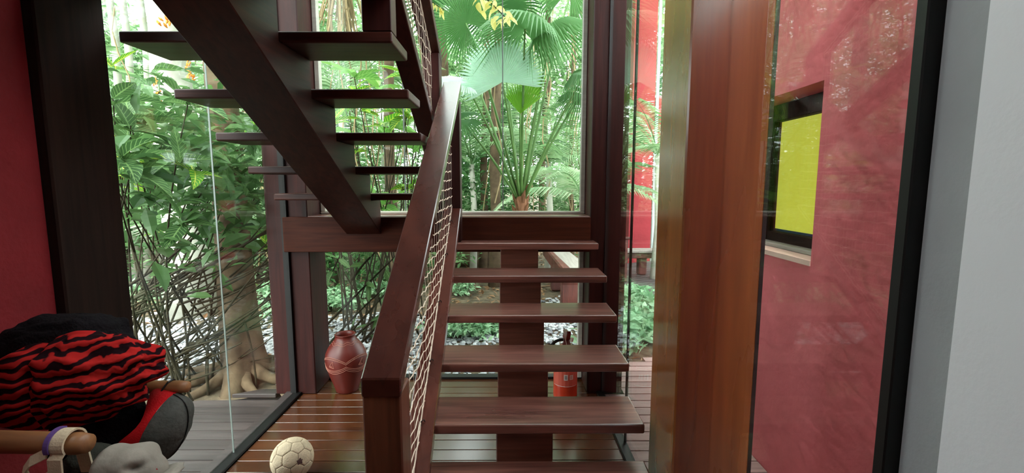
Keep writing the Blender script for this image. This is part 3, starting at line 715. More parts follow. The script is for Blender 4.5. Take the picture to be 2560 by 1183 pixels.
def feather_palm(x, y, h, nf, s, label, group=None):
    z0 = gz(x, y); t = thing('feather_palm', (x, y, z0), label, 'palm', group)
    obj('trunk', tube([(x, y, z0-.1), (x+.05, y, z0+h*.5), (x, y, z0+h)], [.08, .06, .05], 8), BARKP, t, smooth=True)
    for k in range(nf):
        a = k*2.4+random.uniform(-.3, .3); el = random.uniform(.1, 1.1); me = random.choice(FEA)
        M = Matrix.Translation(Vector((0, 0, h))) @ Matrix.Rotation(a, 4, 'Z') @ Matrix.Rotation(el, 4, 'X') @ Matrix.Diagonal((s, s, s, 1))
        o = bpy.data.objects.new('frond', me); link(o, t); o.matrix_local = M
FPL = ['low feather palm just right of the fan palm in the back window', 'taller feather palm behind the right side of the fan palm', 'feather palm behind the left fronds of the fan palm', 'feather palm below the hanging aerial roots', 'feather palm far behind the upper flight treads',
       'feather palm between the thick pale trunk and the upper stringer', 'low feather palm at the foot of the thick pale trunk', 'feather palm behind the dark post at the far left', 'feather palm behind the left corner post', 'small feather palm in front of the red pavilion pillar', 'tall feather palm farthest back behind the fan palm', 'feather palm hidden farthest left behind the red wall']
for i, (px, Y, h, s) in enumerate(((1455, 7.6, 1.6, 1.0), (1370, 8.4, 2.2, 1.0), (1180, 9.0, 2.2, 1.1), (860, 8.5, 3.2, 1.3), (960, 10.5, 2.5, 1.3), (520, 8.2, 2.4, 1.2), (440, 7.2, .9, .9), (250, 8.5, 2.0, 1.3), (700, 9.5, 2.2, 1.3), (1640, 7.6, 2.3, .9), (1290, 11.5, 3.5, 1.4), (100, 7, 2.5, 1.2))):
    p = at(px, 500, Y); feather_palm(p.x, Y, h, 11, s, FPL[i], 'feather palms in the jungle')
def trunk(px, Y, r, h, m, label, group, lean=0):
    p = at(px, 500, Y); z0 = gz(p.x, Y); t = thing('tree', (p.x, Y, z0), label, 'tree', group)
    obj('trunk', tube([(p.x+lean*k/6+.03*math.sin(k*2), Y, z0-.1+h*k/6) for k in range(7)], [r*(1.25 if k == 0 else 1-.05*k) for k in range(7)], 12), m, t, smooth=True)
    n = 1600; c = (p.x+lean, Y, z0+h); tag(obj('crown', cloud(n, ell_pts(n, c, (1.9, 1.7, 1.1), int(px)), .2, seed=int(px)+1), LEAF_F if px % 2 else LEAF_P, t), kind='stuff')
    return t
trunk(455, 6.2, .27, 6.5, BARKP, 'thick pale grey tree trunk rising behind the left shrub', None)
for px in (322, 352, 395): trunk(px, 7.5+px*.002, .07, 6.5, BARKP, 'slim grey trunk in a row at the upper left of the garden', 'slim trunks at the upper left')
trunk(980, 6.8, .085, 6, BARK, 'mottled tree trunk seen between the upper treads', None)
for px, Y, r in ((1235, 8.0, .1), (1205, 9.2, .08), (1130, 10, .12), (1430, 9.0, .05), (900, 11, .1), (1350, 12, .1), (620, 9, .09), (200, 10, .14), (560, 11, .1), (1720, 10, .09)):
    trunk(px, Y, r, 6.5, BARK, 'slender tree standing deep in the jungle', 'slender trees deep in the jungle', random.uniform(-.3, .3))
# hanging root bundle
hr = thing('hanging_roots', tuple(at(845, -150, 6.6)), 'pale bundle of hanging aerial roots above the upper treads', 'roots')
for k in range(40):
    x = random.gauss(845, 22); e = at(x+random.gauss(0, 22), random.uniform(20, 130), 6.6+random.uniform(-.3, .3)); s = at(845+random.gauss(0, 8), -150, 6.6)
    obj('root_strand', tube(bez(s, s.lerp(e, .6)+Vector((random.gauss(0, .04), 0, 0)), e, 6), random.uniform(.006, .014), 4), VINE, hr)
for i in range(46):
    px = random.choice((random.uniform(1140, 1480), random.uniform(800, 1100), random.uniform(290, 700))); Y = random.uniform(6.8, 10); p = at(px, 300, Y); z1 = random.uniform(4, 6); z0 = random.uniform(-.1, 1.5)
    pts = [(p.x+.08*math.sin(k*1.3+i), Y+.05*math.cos(k+i), z1+(z0-z1)*k/9) for k in range(10)]
    v = obj('hanging_vine', tube(pts, random.uniform(.006, .014), 4), VINE, origin=pts[0]); tag(v, 'thin vine hanging down through the jungle', 'vine', 'hanging vines')
LEAF_DK = leafmat('dark_green_foliage', lin((30, 66, 34)), lin((96, 146, 84)), trans=.4)  # darker leaf green for some of the backdrop bushes
JM = (LEAF_F, LEAF_P, LEAF_DK)
def bush(x, y, c_h, r, n, size, m, label, group, seed, name='jungle_bush', hexa=False, cat='bush'):
    z0 = gz(x, y); t = thing(name, (x, y, z0), label, cat, group)
    obj('stem', tube([(x, y, z0-.1), (x+.05, y, z0+c_h*.6), (x+.02, y, z0+c_h)], [.04, .03, .01], 5), TWIG, t)
    P_ = ell_pts(n, (x, y, z0+c_h), r, seed); P_[:, 2] = np.maximum(P_[:, 2], z0+.02)
    tag(obj('foliage', cloud(n, P_, size, seed=seed+1, hexa=hexa), m, t), kind='stuff'); return t
k = 0
for Y, nrow, n, sz in ((7.4, 9, 1500, .13), (9.2, 11, 1700, .15), (11.5, 12, 1900, .18), (15, 13, 2200, .24)):
    for i in range(nrow):
        px = -150+2000*(i+random.uniform(.1, .9))/nrow; p = at(px, 500, Y+random.uniform(-.6, .6)); k += 1
        if (Y < 8 and 1150 < px < 1420) or (p.x > 1.2 and p.y < 13): continue
        hgt = random.uniform(.8, 1.9)*(Y/9)
        bush(p.x, p.y, hgt, (1.15*Y/9, .8*Y/9, .95*hgt), n, sz, JM[k % 3], 'leafy green bush in the dense jungle backdrop', 'bushes of the jungle backdrop', 100+k)
for i in range(16):
    px = -150+2000*(i+.5)/16; Y = random.uniform(15, 20); p = at(px, 400, Y); k += 1
    t = bush(p.x, p.y, random.uniform(4.5, 7.5), (2.3, 1.6, 2.4), 2200, .30, JM[k % 2], 'tall leafy tree at the back of the jungle', 'tall trees at the back of the jungle', 300+k, name='tree', cat='tree')
# ground cover and litter
GCL = ['low pale ground cover left of the stringer below the third visible tread gap', 'ground cover tuft nearest the lower rail in the third tread gap', 'ground cover tuft touching the stringer edge on the gravel', 'ground cover patch right behind the clay vase', 'ground cover patch beside the handrail behind the vase', 'ground cover tuft between the corner post and the vase', 'ground cover patch beyond the raking stems at the left', 'far ground cover patch beside the black post', 'ground cover patch right of the buttressed tree', 'small bright tuft seen in the second tread gap', 'far ground cover patch high behind the vase', 'ground cover patch hidden behind the left corner post']
for i, (px, py, Y, r) in enumerate(((1180, 830, 5.3, .42), (1140, 850, 5.0, .35), (1225, 835, 5.5, .3), (880, 760, 6.6, .6), (940, 745, 6.9, .5), (820, 780, 6.3, .4), (430, 770, 6.6, .6), (390, 740, 7.2, .6), (650, 760, 6.4, .5), (1160, 735, 7.6, .35), (960, 700, 7.6, .5), (740, 790, 6.2, .5))):
    p = atz(px, py, GZ); bush(p.x, p.y, .16, (r, r*.8, .13), 420, .085, LEAF_G, GCL[i], 'ground cover plants', 500+i, name='ground_cover_plant', hexa=True, cat='plant')
n = 5200; g = np.random.default_rng(12); LX = g.uniform(-8, 4, n); LY = g.uniform(4.3, 12, n)
LZ = np.array([gz(a, b)+.015 for a, b in zip(LX, LY)])
keep = np.array([abs(b-gravel_y(a)) > (.8 if g.random() < .9 else 0) for a, b in zip(LX, LY)])
keep &= ~((LX > 2.3) & (LY > 9.4))
PP = np.stack([LX, LY, LZ], 1)[keep]
tag(obj('leaf_litter', cloud(len(PP), PP, .13, up=1.5, seed=77), LITTER), 'dry brown leaf litter covering the garden soil', 'leaf litter', kind='stuff')
# fallen log and stump seen between the treads
lg = thing('fallen_log', tuple(atz(1190, 668, GZ)), 'mossy fallen log lying beyond the gravel', 'log')
p = atz(1190, 668, GZ); obj('trunk_piece', tube([(p.x-1.1, p.y+.1, p.z+.15), (p.x-.2, p.y, p.z+.2), (p.x+.5, p.y+.05, p.z+.18)], [.2, .23, .2], 12), BARK, lg, smooth=True)
obj('stump', tube([(p.x+.35, p.y-.5, p.z-.1), (p.x+.36, p.y-.5, p.z+.5)], [.22, .15], 10), BARK, lg, smooth=True)
# small plants outside the right glass
for i, (x, y, r) in enumerate(((1.25, 4.75, .42), (1.75, 5.1, .4), (1.5, 5.6, .35))):
    bush(x, y, .28, (r, r*.7, .28), 600, .14, LEAF_G, ('grey-green tufted plant at the end of the right deck', 'grey-green tufted plant further along the right passage', 'grey-green tufted plant near the raised walkway')[i], None, 700+i, name='tufted_plant', hexa=True, cat='plant')

# ---------------------------------------------------------------- raised walkway, benches and red pillar beyond the passage
wk = thing('wooden_walkway', (1.9, 7.0, 0), 'raised plank walkway with diagonal boards beyond the right passage', 'walkway')
for i in range(17):
    c = 5.95+i*.15; a = .62
    pts = [(1.12, c), (3.6, c+1.2), (3.6, c+1.335), (1.12, c+.135)]
    obj('walkway_board', prismz(pts, -.02, .02, .004), WDECK, wk, origin=(2, c, 0))
obj('edge_beam', box(1.03, 1.10, 5.95, 8.6, -.12, .02, .005), WRED, wk)
def liveedge(pts, x0, x1, m): return prism(pts, x0, x1, .012)
bn = thing('log_bench', (.95, 7.0, 0), 'rough red-brown bench with a silvery seat plank seen between the treads', 'bench')
obj('seat_plank', prismz([(.70, 8.3), (1.0, 8.3), (1.12, 6.05), (.84, 6.05)], .43, .47, .006), WGREY, bn)
obj('front_log', prismz([(.62, 8.3), (.70, 8.3), (.83, 6.0), (.70, 6.0)], .30, .50, .02), WRED, bn)
for y0 in (6.1, 7.6):
    obj('log_foot', prism([(y0, -.2), (y0+.26, -.2), (y0+.20, .1), (y0+.24, .28), (y0+.3, .425), (y0-.02, .425), (y0+.05, .25), (y0+.02, .05)], .72, 1.02, .02), WRED, bn)
b2 = thing('log_bench', (2.35, 8.2, 0), 'dark log bench with a pale seat in front of the red pillar', 'bench')
obj('seat_plank', box(1.75, 3.1, 7.75, 8.05, .43, .48, .01), WGREY, b2); obj('apron', box(1.78, 3.05, 7.8, 7.86, .33, .428, .01), WRED, b2)
for x in (1.95, 2.35, 2.9):
    obj('log_leg', prismz([(x-.06, 7.87), (x+.07, 7.87), (x+.09, 8.02), (x-.08, 8.02)], .021, .428, .02), WRED, b2)
b3 = thing('wooden_rail', (1.85, 7.3, 0), 'short red-brown guard rail post on the walkway', 'railing')
obj('rail_top', box(1.55, 1.98, 7.30, 7.38, .72, .76, .01), WRED, b3); obj('rail_post', box(1.86, 1.93, 7.31, 7.37, .021, .719, .008), WRED, b3)
rp = thing('red_pillar', (2.95, 10.1, 0), 'red plastered square pillar of the neighbouring pavilion', 'pillar')
obj('shaft', box(2.62, 3.10, 9.9, 10.4, -.2, 6.6), RED_P, rp); obj('pale_downpipe', tube([(3.16, 9.95, -.1), (3.16, 9.95, 6.5)], .035, 10), mat('pale_pipe', lin((190, 214, 212)), .5), rp)
obj('upper_wall', box(3.2, 5.2, 10, 10.3, 2.3, 3.5), RED_P, rp)

# ---------------------------------------------------------------- clay vase
CLAY = mat('red_burnished_clay', lin((94, 29, 21)), .42, .5, noise_amt=.15, nscale=8)
CLAYD = mat('clay_inside', lin((70, 32, 22)), .8, .2)
SLIP = mat('pale_slip_line', lin((178, 120, 104)), .8, .2)
vc = Vector((-1.275, 3.43, 0))
vs = thing('clay_vase', tuple(vc), 'red clay vase with incised pale eye-shaped pattern standing on the floor', 'vase')
prof = [(.078, .0), (.086, .012), (.100, .06), (.128, .14), (.148, .21), (.155, .265), (.150, .31), (.130, .355), (.100, .395), (.080, .42), (.072, .437), (.074, .45), (.079, .457), (.074, .461), (.066, .452), (.060, .42), (.09, .36)]
vbody = obj('body', lathe(prof, vc, 48), CLAY, vs, smooth=True)
obj('dark_mouth', lathe([(.001, .40), (.0745, .401), (.0745, .4015), (.001, .402)], vc, 24), CLAYD, vs)
def vr(z):
    for (r0, z0), (r1, z1) in zip(prof[:12], prof[1:13]):
        if z0 <= z <= z1: return r0+(r1-r0)*(z-z0)/(z1-z0)
    return .1
th0 = math.atan2(-vc.y, -vc.x)
def vp(u, z): r = vr(z)+.0012; t = th0+u; return vc+Vector((r*math.cos(t), r*math.sin(t), z))
b = bmesh.new()
def line(f, n=60, r=.0016): tube([vp(*f(i/(n-1))) for i in range(n)], r, 4, bm=b)
def zup(u): return .262+.040*abs(math.sin(u*2.05+.05))**.8
def zlo(u): return .248-.035*abs(math.sin(u*2.05+.05))**.8
for o_ in (0, .013): line(lambda s: (-1.55+3.1*s, zup(-1.55+3.1*s)+o_), 80)
for o_ in (0, -.012, -.026): line(lambda s: (-1.55+3.1*s, zlo(-1.55+3.1*s)+o_), 80)
for k in range(60):
    u = -1.5+3.0*k/59; tube([vp(u, zup(u)+.003), vp(u+.015, zup(u)+.011)], .0011, 3, bm=b)
for cu in (-.76, .76):
    tri = [(cu-.16, .243), (cu+.14, .236), (cu+.08, .288), (cu-.16, .243)]
    for (u0, z0), (u1, z1) in zip(tri, tri[1:]): line(lambda s: (u0+(u1-u0)*s, z0+(z1-z0)*s), 6)
    for q in (.3, .6): line(lambda s: (cu-.16+.30*s*q+.06*q, .243-.007*s+.018*q), 5, .001)
for z in (.395, .408): line(lambda s: (-1.5+3*s, z+.005*math.sin(s*26)), 70)
obj('incised_pattern', b, SLIP, vbody)

# ---------------------------------------------------------------- fire extinguisher
EXR = mat('extinguisher_red', lin((206, 62, 34)), .35, .5, coat=.3)
EXD = mat('black_rubber', lin((22, 20, 20)), .5, .4); EXV = mat('dark_red_valve', lin((120, 26, 30)), .4, .5); EXW = mat('label_print', lin((222, 200, 190)), .6); EXL = mat('faded_label', lin((214, 92, 72)), .55)
ec = Vector((.425, 3.30, 0))
ex = thing('fire_extinguisher', tuple(ec), 'red fire extinguisher standing on the floor under the stairs', 'extinguisher')
obj('cylinder', lathe([(.078, 0), (.088, .006), (.09, .02), (.09, .33), (.086, .36), (.070, .388), (.045, .405), (.026, .412)], ec, 40), EXR, ex, smooth=True)
vl_ = obj('valve', lathe([(.026, .41), (.028, .425), (.020, .43), (.020, .47), (.024, .472), (.024, .49)], ec, 20), EXV, ex)
hd = obj('squeeze_handle', prism([(3.18, .49), (3.36, .49), (3.36, .515), (3.24, .53), (3.14, .57), (3.13, .55)], .41, .44, .004), EXV, vl_)
obj('carry_handle', prism([(3.13, .455), (3.30, .475), (3.30, .49), (3.13, .475)], .41, .44, .003), EXV, vl_)
obj('gauge', tube([(.445, 3.30, .455), (.475, 3.285, .455)], .016, 12), EXW, vl_)
hp = bez((.40, 3.29, .455), (.27, 3.25, .47), (.285, 3.27, .22), 14); obj('hose', tube(hp, .012, 8), EXD, ex, smooth=True)
def dec(u0, u1, z0, z1, m, name, r=.0912, par=None):
    b = bmesh.new(); V = []; t0 = math.atan2(-ec.y, -ec.x)
    for i in range(9):
        t = t0+u0+(u1-u0)*i/8; V.append([b.verts.new(ec+Vector((r*math.cos(t), r*math.sin(t), z))) for z in (z0, z1)])
    for i in range(8): b.faces.new((V[i][0], V[i+1][0], V[i+1][1], V[i][1]))
    return obj(name, b, m, par or ex)
lb_ = dec(-1.2, 1.2, .12, .30, EXL, 'label'); dec(-.12, .22, .17, .215, EXW, 'label_square', .0918, lb_); dec(-.04, .14, .178, .207, mat('label_grey', lin((150, 140, 136)), .6), 'label_pictogram', .0922, lb_)
dec(.36, .66, .175, .21, EXW, 'label_mark', .0918, lb_); dec(-.9, .9, .262, .268, EXW, 'label_line', .0918, lb_); dec(-.9, .9, .248, .252, EXW, 'label_line', .0918, lb_); dec(-1.1, 1.1, .12, .124, EXW, 'label_line', .0918, lb_)
for k in (0, 1):
    dec(.42+.1*k, .46+.1*k, .180, .206, EXR, 'label_stroke', .0922, lb_)

# ---------------------------------------------------------------- ball
BALLM = mat('worn_cream_leather', lin((226, 204, 172)), .8, .2, bump=.35, bscale=160, noise_amt=.12, nscale=25); BALLD = mat('ball_seam', lin((92, 74, 62)), .9, .1); TORN = mat('torn_lining', lin((98, 72, 70)), .95, .1)
bc = Vector((-1.195, 2.355, .110)); BR = .110
ba = thing('football', (bc.x, bc.y, 0), 'worn cream football with a torn panel lying on the floor boards', 'ball')
cb = bmesh.new(); bmesh.ops.create_icosphere(cb, subdivisions=4, radius=BR-.0025); bmesh.ops.translate(cb, verts=cb.verts, vec=bc); obj('bladder', cb, BALLD, ba, smooth=True)
ico = bmesh.new(); bmesh.ops.create_icosphere(ico, subdivisions=1, radius=1)
rot = Euler((.5, .35, .4)).to_matrix()
polys = []
for f in ico.faces:
    vs_ = [v.co for v in f.verts]; P_ = []
    for i in range(3): a_, b_ = vs_[i], vs_[(i+1) % 3]; P_ += [a_.lerp(b_, 1/3), a_.lerp(b_, 2/3)]
    polys.append(P_)
for v in ico.verts:
    ed = [e.other_vert(v).co for e in v.link_edges]; n_ = v.co.normalized(); a_ = n_.orthogonal().normalized(); c_ = n_.cross(a_)
    ed.sort(key=lambda q: math.atan2((q-v.co).dot(c_), (q-v.co).dot(a_))); polys.append([v.co.lerp(q, 1/3) for q in ed])
ico.free()
for P_ in polys:
    c = sum(P_, Vector())/len(P_); n = len(P_); E_ = []
    for i in range(n):
        for k in range(4): E_.append(P_[i].lerp(P_[(i+1) % n], k/4))
    b = bmesh.new(); rings = []
    for t, r in ((.0, BR), (.45, BR), (.8, BR), (.93, BR-.0006), (.975, BR-.0028)):
        if t == 0: rings.append([b.verts.new(bc+(rot @ c).normalized()*r)]); continue
        rings.append([b.verts.new(bc+(rot @ c.lerp(q, t)).normalized()*r) for q in E_])
    m_ = len(E_)
    for k in range(m_): b.faces.new((rings[0][0], rings[1][k], rings[1][(k+1) % m_]))
    for i in range(1, 4):
        for k in range(m_): b.faces.new((rings[i][k], rings[i+1][k], rings[i+1][(k+1) % m_], rings[i][(k+1) % m_]))
    obj('panel', b, BALLM, ba, smooth=True)
b = bmesh.new(); d0 = (Vector((0, 0, H))-bc).normalized(); d0 = (d0+Vector((.42, 0, -.18))).normalized(); a_ = d0.orthogonal().normalized(); c_ = d0.cross(a_)
V = [b.verts.new(bc+(d0+(a_*math.cos(t)+c_*math.sin(t))*r).normalized()*(BR+.0006)) for t, r in [(2*math.pi*k/14, .10+.07*((k*5) % 3)/2) for k in range(14)]]
cen = b.verts.new(bc+d0*(BR+.0008))
for k in range(14): b.faces.new((cen, V[k], V[(k+1) % 14]))
tag(obj('torn_patch', b, TORN, ba), 'dark torn patch')

# ---------------------------------------------------------------- peg rack with clothes on the left wall
pr = thing('peg_rack', (XL, 1.15, .96), 'wooden rack with thick round pegs on the dark red wall', 'rack')
obj('back_board', box(XL+.001, XL+.03, .75, 1.50, .90, 1.02, .006), WBLK, pr)
obj('peg', tube([(XL+.03, 1.41, .955), (-1.06, 1.405, .962), (-1.035, 1.405, .962)], [.021, .020, .017], 20), WPEG, pr, smooth=True)
obj('peg', tube([(XL+.03, 1.10, .965), (-1.10, 1.10, .952), (-1.075, 1.10, .952)], [.028, .027, .023], 20), WPEG, pr, smooth=True)
def blob(c, r, seed, amp=.12, fr=3., rot=(0, 0, 0), sub=5, fold=None, sq=1.):
    b = bmesh.new(); bmesh.ops.create_icosphere(b, subdivisions=sub, radius=1); R3 = Euler(rot).to_matrix()
    for v in b.verts:
        p = v.co.copy(); k = 1+amp*noise.noise(p*fr+Vector((seed, 0, 0)))+amp*.5*noise.noise(p*fr*2.3+Vector((seed, 5, 0)))
        if fold: k += fold(p)
        if sq != 1: p = Vector([math.copysign(abs(q)**sq, q) for q in p])
        p = Vector((p.x*r[0], p.y*r[1], p.z*r[2]))*k
        v.co = R3 @ p+Vector(c)
    return b
FAB_BK = mat('black_wool', lin((26, 23, 26)), .95, .1, bump=.5, bscale=120, noise_amt=.3)
FAB_RED = mat('red_felt', lin((196, 24, 30)), .85, .15, bump=.2, bscale=200)
FAB_GR = mat('charcoal_suede', lin((78, 78, 74)), .85, .2, bump=.2, bscale=90, noise_amt=.25, nscale=14)
FAB_PALE = mat('pale_grey_suede', lin((150, 142, 132)), .9, .15, bump=.12, bscale=60, noise_amt=.14, nscale=16)
FAB_CR = mat('cream_webbing', lin((206, 186, 158)), .9, .15, bump=.2, bscale=200, noise_amt=.1)
FAB_PUR = mat('purple_print', lin((96, 70, 128)), .85, .15)
def stripes():
    m = mat('red_black_striped_knit', lin((180, 30, 36)), .95, .1, bump=.5, bscale=260); nt = m.node_tree; N = nt.nodes; L = nt.links
    tc = N.new('ShaderNodeTexCoord'); sp = N.new('ShaderNodeSeparateXYZ')
    nz = N.new('ShaderNodeTexNoise'); nz.inputs['Scale'].default_value = 9; nz.inputs['Detail'].default_value = 2; L.new(tc.outputs['Object'], nz.inputs['Vector'])
    L.new(tc.outputs['Object'], sp.inputs[0])
    a = N.new('ShaderNodeMath'); a.operation = 'MULTIPLY_ADD'; a.inputs[1].default_value = -.28; L.new(sp.outputs['X'], a.inputs[0]); L.new(sp.outputs['Z'], a.inputs[2])
    b = N.new('ShaderNodeMath'); b.operation = 'MULTIPLY_ADD'; b.inputs[1].default_value = .075; L.new(nz.outputs['Fac'], b.inputs[0]); L.new(a.outputs[0], b.inputs[2])
    n2 = N.new('ShaderNodeTexNoise'); n2.inputs['Scale'].default_value = 22; n2.inputs['Detail'].default_value = 2; L.new(tc.outputs['Object'], n2.inputs['Vector'])
    gx = N.new('ShaderNodeMapRange'); gx.inputs['From Min'].default_value = -.05; gx.inputs['From Max'].default_value = .22; gx.inputs['To Min'].default_value = .008; gx.inputs['To Max'].default_value = .055; L.new(sp.outputs['X'], gx.inputs['Value'])
    b2 = N.new('ShaderNodeMath'); b2.operation = 'MULTIPLY_ADD'; L.new(n2.outputs['Fac'], b2.inputs[0]); L.new(gx.outputs[0], b2.inputs[1]); L.new(b.outputs[0], b2.inputs[2])
    st = N.new('ShaderNodeMath'); st.operation = 'GREATER_THAN'; st.inputs[1].default_value = -.035; L.new(sp.outputs['X'], st.inputs[0])
    b3 = N.new('ShaderNodeMath'); b3.operation = 'MULTIPLY_ADD'; b3.inputs[1].default_value = .013; L.new(st.outputs[0], b3.inputs[0]); L.new(b2.outputs[0], b3.inputs[2])
    c = N.new('ShaderNodeMath'); c.operation = 'MULTIPLY'; c.inputs[1].default_value = 2*math.pi*36; L.new(b3.outputs[0], c.inputs[0])
    d = N.new('ShaderNodeMath'); d.operation = 'SINE'; L.new(c.outputs[0], d.inputs[0])
    r = N.new('ShaderNodeValToRGB'); r.color_ramp.elements[0].position = .36; r.color_ramp.elements[1].position = .56
    mr = N.new('ShaderNodeMapRange'); mr.inputs['From Min'].default_value = -1; L.new(d.outputs[0], mr.inputs['Value']); L.new(mr.outputs[0], r.inputs['Fac'])
    r.color_ramp.elements[0].color = lin((30, 9, 15)); r.color_ramp.elements[1].color = lin((176, 36, 34)); L.new(r.outputs['Color'], N['Principled BSDF'].inputs['Base Color'])
    bp = N['Bump']; L.new(mr.outputs[0], bp.inputs['Height']); bp.inputs['Strength'].default_value = .7; bp.inputs['Distance'].default_value = .006
    return m
STRIPE = stripes()
def sfold(p):
    waist = -.2*math.exp(-((p.x+.12)/.07)**2)*(1 if p.z < .6 else .5)
    fl = .07*math.sin(p.x*15+p.z*5)*max(0, p.x)+.04*math.sin(p.z*13+p.x*5)
    return waist+fl
o = obj('striped_knit_scarf', blob((-1.335, 1.33, 1.015), (.262, .10, .138), 4, .10, 2.2, (0, -.20, 0), 6, sfold), STRIPE, smooth=True, origin=(-1.335, 1.33, 1.015))
tag(o, 'red and black striped knitted scarf bundled over the upper peg', 'scarf')
o = obj('black_jacket', blob((-1.425, 1.43, 1.035), (.188, .085, .158), 9, .12, 2.0, (0, -.10, 0), 5, sq=.62), FAB_BK, smooth=True, origin=(-1.425, 1.43, 1.035)); tag(o, 'black wool jacket heaped behind the striped scarf', 'jacket')
o = obj('black_bag', blob((-1.29, 1.37, .78), (.17, .07, .19), 21, .15, 2.2, (0, .1, 0), 5), FAB_BK, smooth=True, origin=(-1.25, 1.30, .80)); tag(o, 'black cloth bag hanging under the striped scarf', 'bag')
o = obj('knitted_cap', blob((-1.415, 1.37, 1.085), (.07, .05, .05), 31, .08, 3, (0, -.2, 0), 4), mat('rust_knit', lin((120, 52, 34)), .95, .1, bump=.6, bscale=220), smooth=True, origin=(-1.415, 1.37, 1.085)); tag(o, 'small rust-brown knitted cap peeking over the striped scarf', 'cap')
# charcoal cap with red lining, hanging from the upper peg
cp = thing('sun_cap', (-1.07, 1.37, .84), 'charcoal suede cap with red lining hanging from the upper peg', 'cap')
def dome():
    b = bmesh.new(); n, m = 28, 12; R3 = Euler((0, .42, 0)).to_matrix(); c = Vector((-1.105, 1.37, .845)); rings = []
    for j in range(m+1):
        ph = math.pi/2*j/m; rr = math.cos(ph); xx = math.sin(ph); rg = []
        for k in range(n):
            t = 2*math.pi*k/n; w = 1+.05*noise.noise(Vector((math.cos(t), math.sin(t), xx))*2)
            rg.append(b.verts.new(c+R3 @ Vector((.078*xx**.8*w, .085*rr*math.cos(t)*w, .118*rr*math.sin(t)*w))))
        rings.append(rg)
    for j in range(m):
        for k in range(n): b.faces.new((rings[j][k], rings[j][(k+1) % n], rings[j+1][(k+1) % n], rings[j+1][k]))
    return b, c, R3
b, c, R3 = dome(); d_ = obj('crown', b, FAB_GR, cp, smooth=True)
b = bmesh.new(); n = 36
r0 = [b.verts.new(c+R3 @ Vector((.0, .085*math.cos(2*math.pi*k/n), .118*math.sin(2*math.pi*k/n)))) for k in range(n)]
r1 = [b.verts.new(c+R3 @ Vector((-.042+.02*math.sin(3*2*math.pi*k/n), .088*math.cos(2*math.pi*k/n), .108*math.sin(2*math.pi*k/n)))) for k in range(n)]
r2 = [b.verts.new(c+R3 @ Vector((-.03, .05*math.cos(2*math.pi*k/n), .075*math.sin(2*math.pi*k/n)))) for k in range(n)]
for A_, B_ in ((r0, r1), (r1, r2)):
    for k in range(n): b.faces.new((A_[k], A_[(k+1) % n], B_[(k+1) % n], B_[k]))
tag(obj('lining', b, FAB_RED, cp, smooth=True), 'red lining band')
obj('hanging_loop', tube([(-1.10, 1.37, .955), (-1.085, 1.39, .985), (-1.08, 1.405, .987), (-1.085, 1.42, .98), (-1.10, 1.40, .95)], .003, 5), EXD, cp)
obj('centre_seam', tube([c+R3 @ Vector((.080*math.sin(a_)**.8 if a_ > 0 else 0, .0, .120*math.cos(a_))) for a_ in [math.pi*k/20 for k in range(21)]], .0018, 4), EXD, d_)
# pale grey hat below
ph_ = thing('felt_hat', (-.93, 1.14, .80), 'pale grey suede hat with a slit fold hanging lowest on the rack', 'hat')
def hfold(p): return -.28*math.exp(-((p.x-.45)**2/.05+(p.z-.55)**2/.02))*(1 if p.y < 0 else 0)+.06*math.sin(p.x*7)
hat_c = at(325, 1175, 1.13)
obj('crown', blob(hat_c, (.085, .06, .066), 12, .05, 1.5, (0, .15, 0), 5, hfold, sq=.85), FAB_PALE, ph_, smooth=True)
obj('brim', blob(hat_c+Vector((.03, .0, -.05)), (.11, .075, .018), 16, .12, 2, (0, -.45, 0), 4), FAB_PALE, ph_, smooth=True)
e_ = at(393, 1172, 1.12); obj('red_trim', tube([e_+Vector((-.07, -.03, -.04)), e_+Vector((-.03, -.035, -.015)), e_], .006, 6), FAB_RED, ph_)
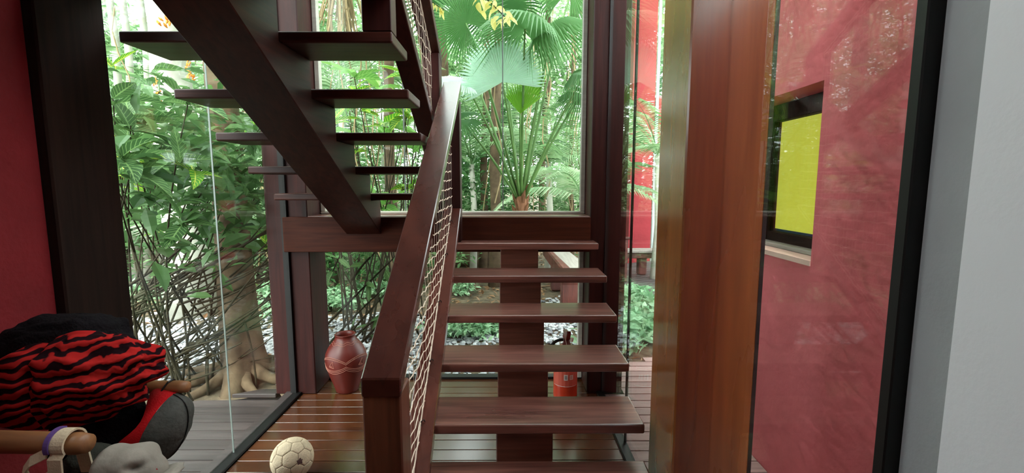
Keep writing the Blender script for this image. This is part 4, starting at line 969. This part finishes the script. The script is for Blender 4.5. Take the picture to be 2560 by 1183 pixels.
# cream strap looped over the lower peg
sp_ = thing('webbing_strap', (-1.13, 1.10, .93), 'cream webbing strap with purple print looped over the lower peg', 'strap')
def ribbon(pts, wdir, w, m, name, th=.0025):
    b = bmesh.new(); wd = Vector(wdir).normalized()*w*.5; n = len(pts); rows = []
    for i, p in enumerate(pts):
        p = Vector(p); t = (Vector(pts[min(i+1, n-1)])-Vector(pts[max(i-1, 0)])).normalized(); nn = t.cross(wd).normalized()*th
        rows.append([b.verts.new(p-wd-nn), b.verts.new(p+wd-nn), b.verts.new(p+wd+nn), b.verts.new(p-wd+nn)])
    for i in range(n-1):
        for k in range(4): b.faces.new((rows[i][k], rows[i][(k+1) % 4], rows[i+1][(k+1) % 4], rows[i+1][k]))
    b.faces.new(rows[0][::-1]); b.faces.new(rows[-1]); return obj(name, b, m, sp_, smooth=False)
loop = [(-1.125, 1.10+.033*math.cos(t), .955+.033*math.sin(t)) for t in [math.pi*(-.15+1.3*k/16) for k in range(17)]]
ribbon([(-1.135, 1.075, .74), (-1.132, 1.066, .85), (-1.128, 1.064, .93)]+loop[::-1]+[(-1.12, 1.137, .85)], (1, 0, 0), .034, FAB_CR, 'webbing')
ribbon([(-1.147+.0, 1.10+.0365*math.cos(t), .955+.0365*math.sin(t)) for t in [math.pi*(.35+.75*k/12) for k in range(13)]], (1, 0, 0), .012, FAB_PUR, 'purple_print')
ribbon([(-1.15, 1.07, .945), (-1.19, 1.066, .925), (-1.215, 1.07, .895), (-1.20, 1.066, .872), (-1.17, 1.062, .872), (-1.15, 1.064, .885)], (0, .35, 1), .026, FAB_CR, 'tail')
obj('clasp', tube([(-1.205, 1.05, .888), (-1.18, 1.045, .875), (-1.155, 1.045, .89)], .008, 8), mat('brushed_steel', lin((200, 196, 188)), .35, .5, metallic=.8), sp_)
o = obj('dark_green_pouch', blob(at(235, 1165, 1.2), (.075, .05, .06), 41, .15, 2.4, (0, .3, 0), 4), mat('dark_olive_cloth', lin((50, 50, 44)), .9, .1, bump=.3, bscale=120), smooth=True, origin=tuple(at(235, 1165, 1.2))); tag(o, 'dark olive cloth pouch beside the cream strap', 'pouch')
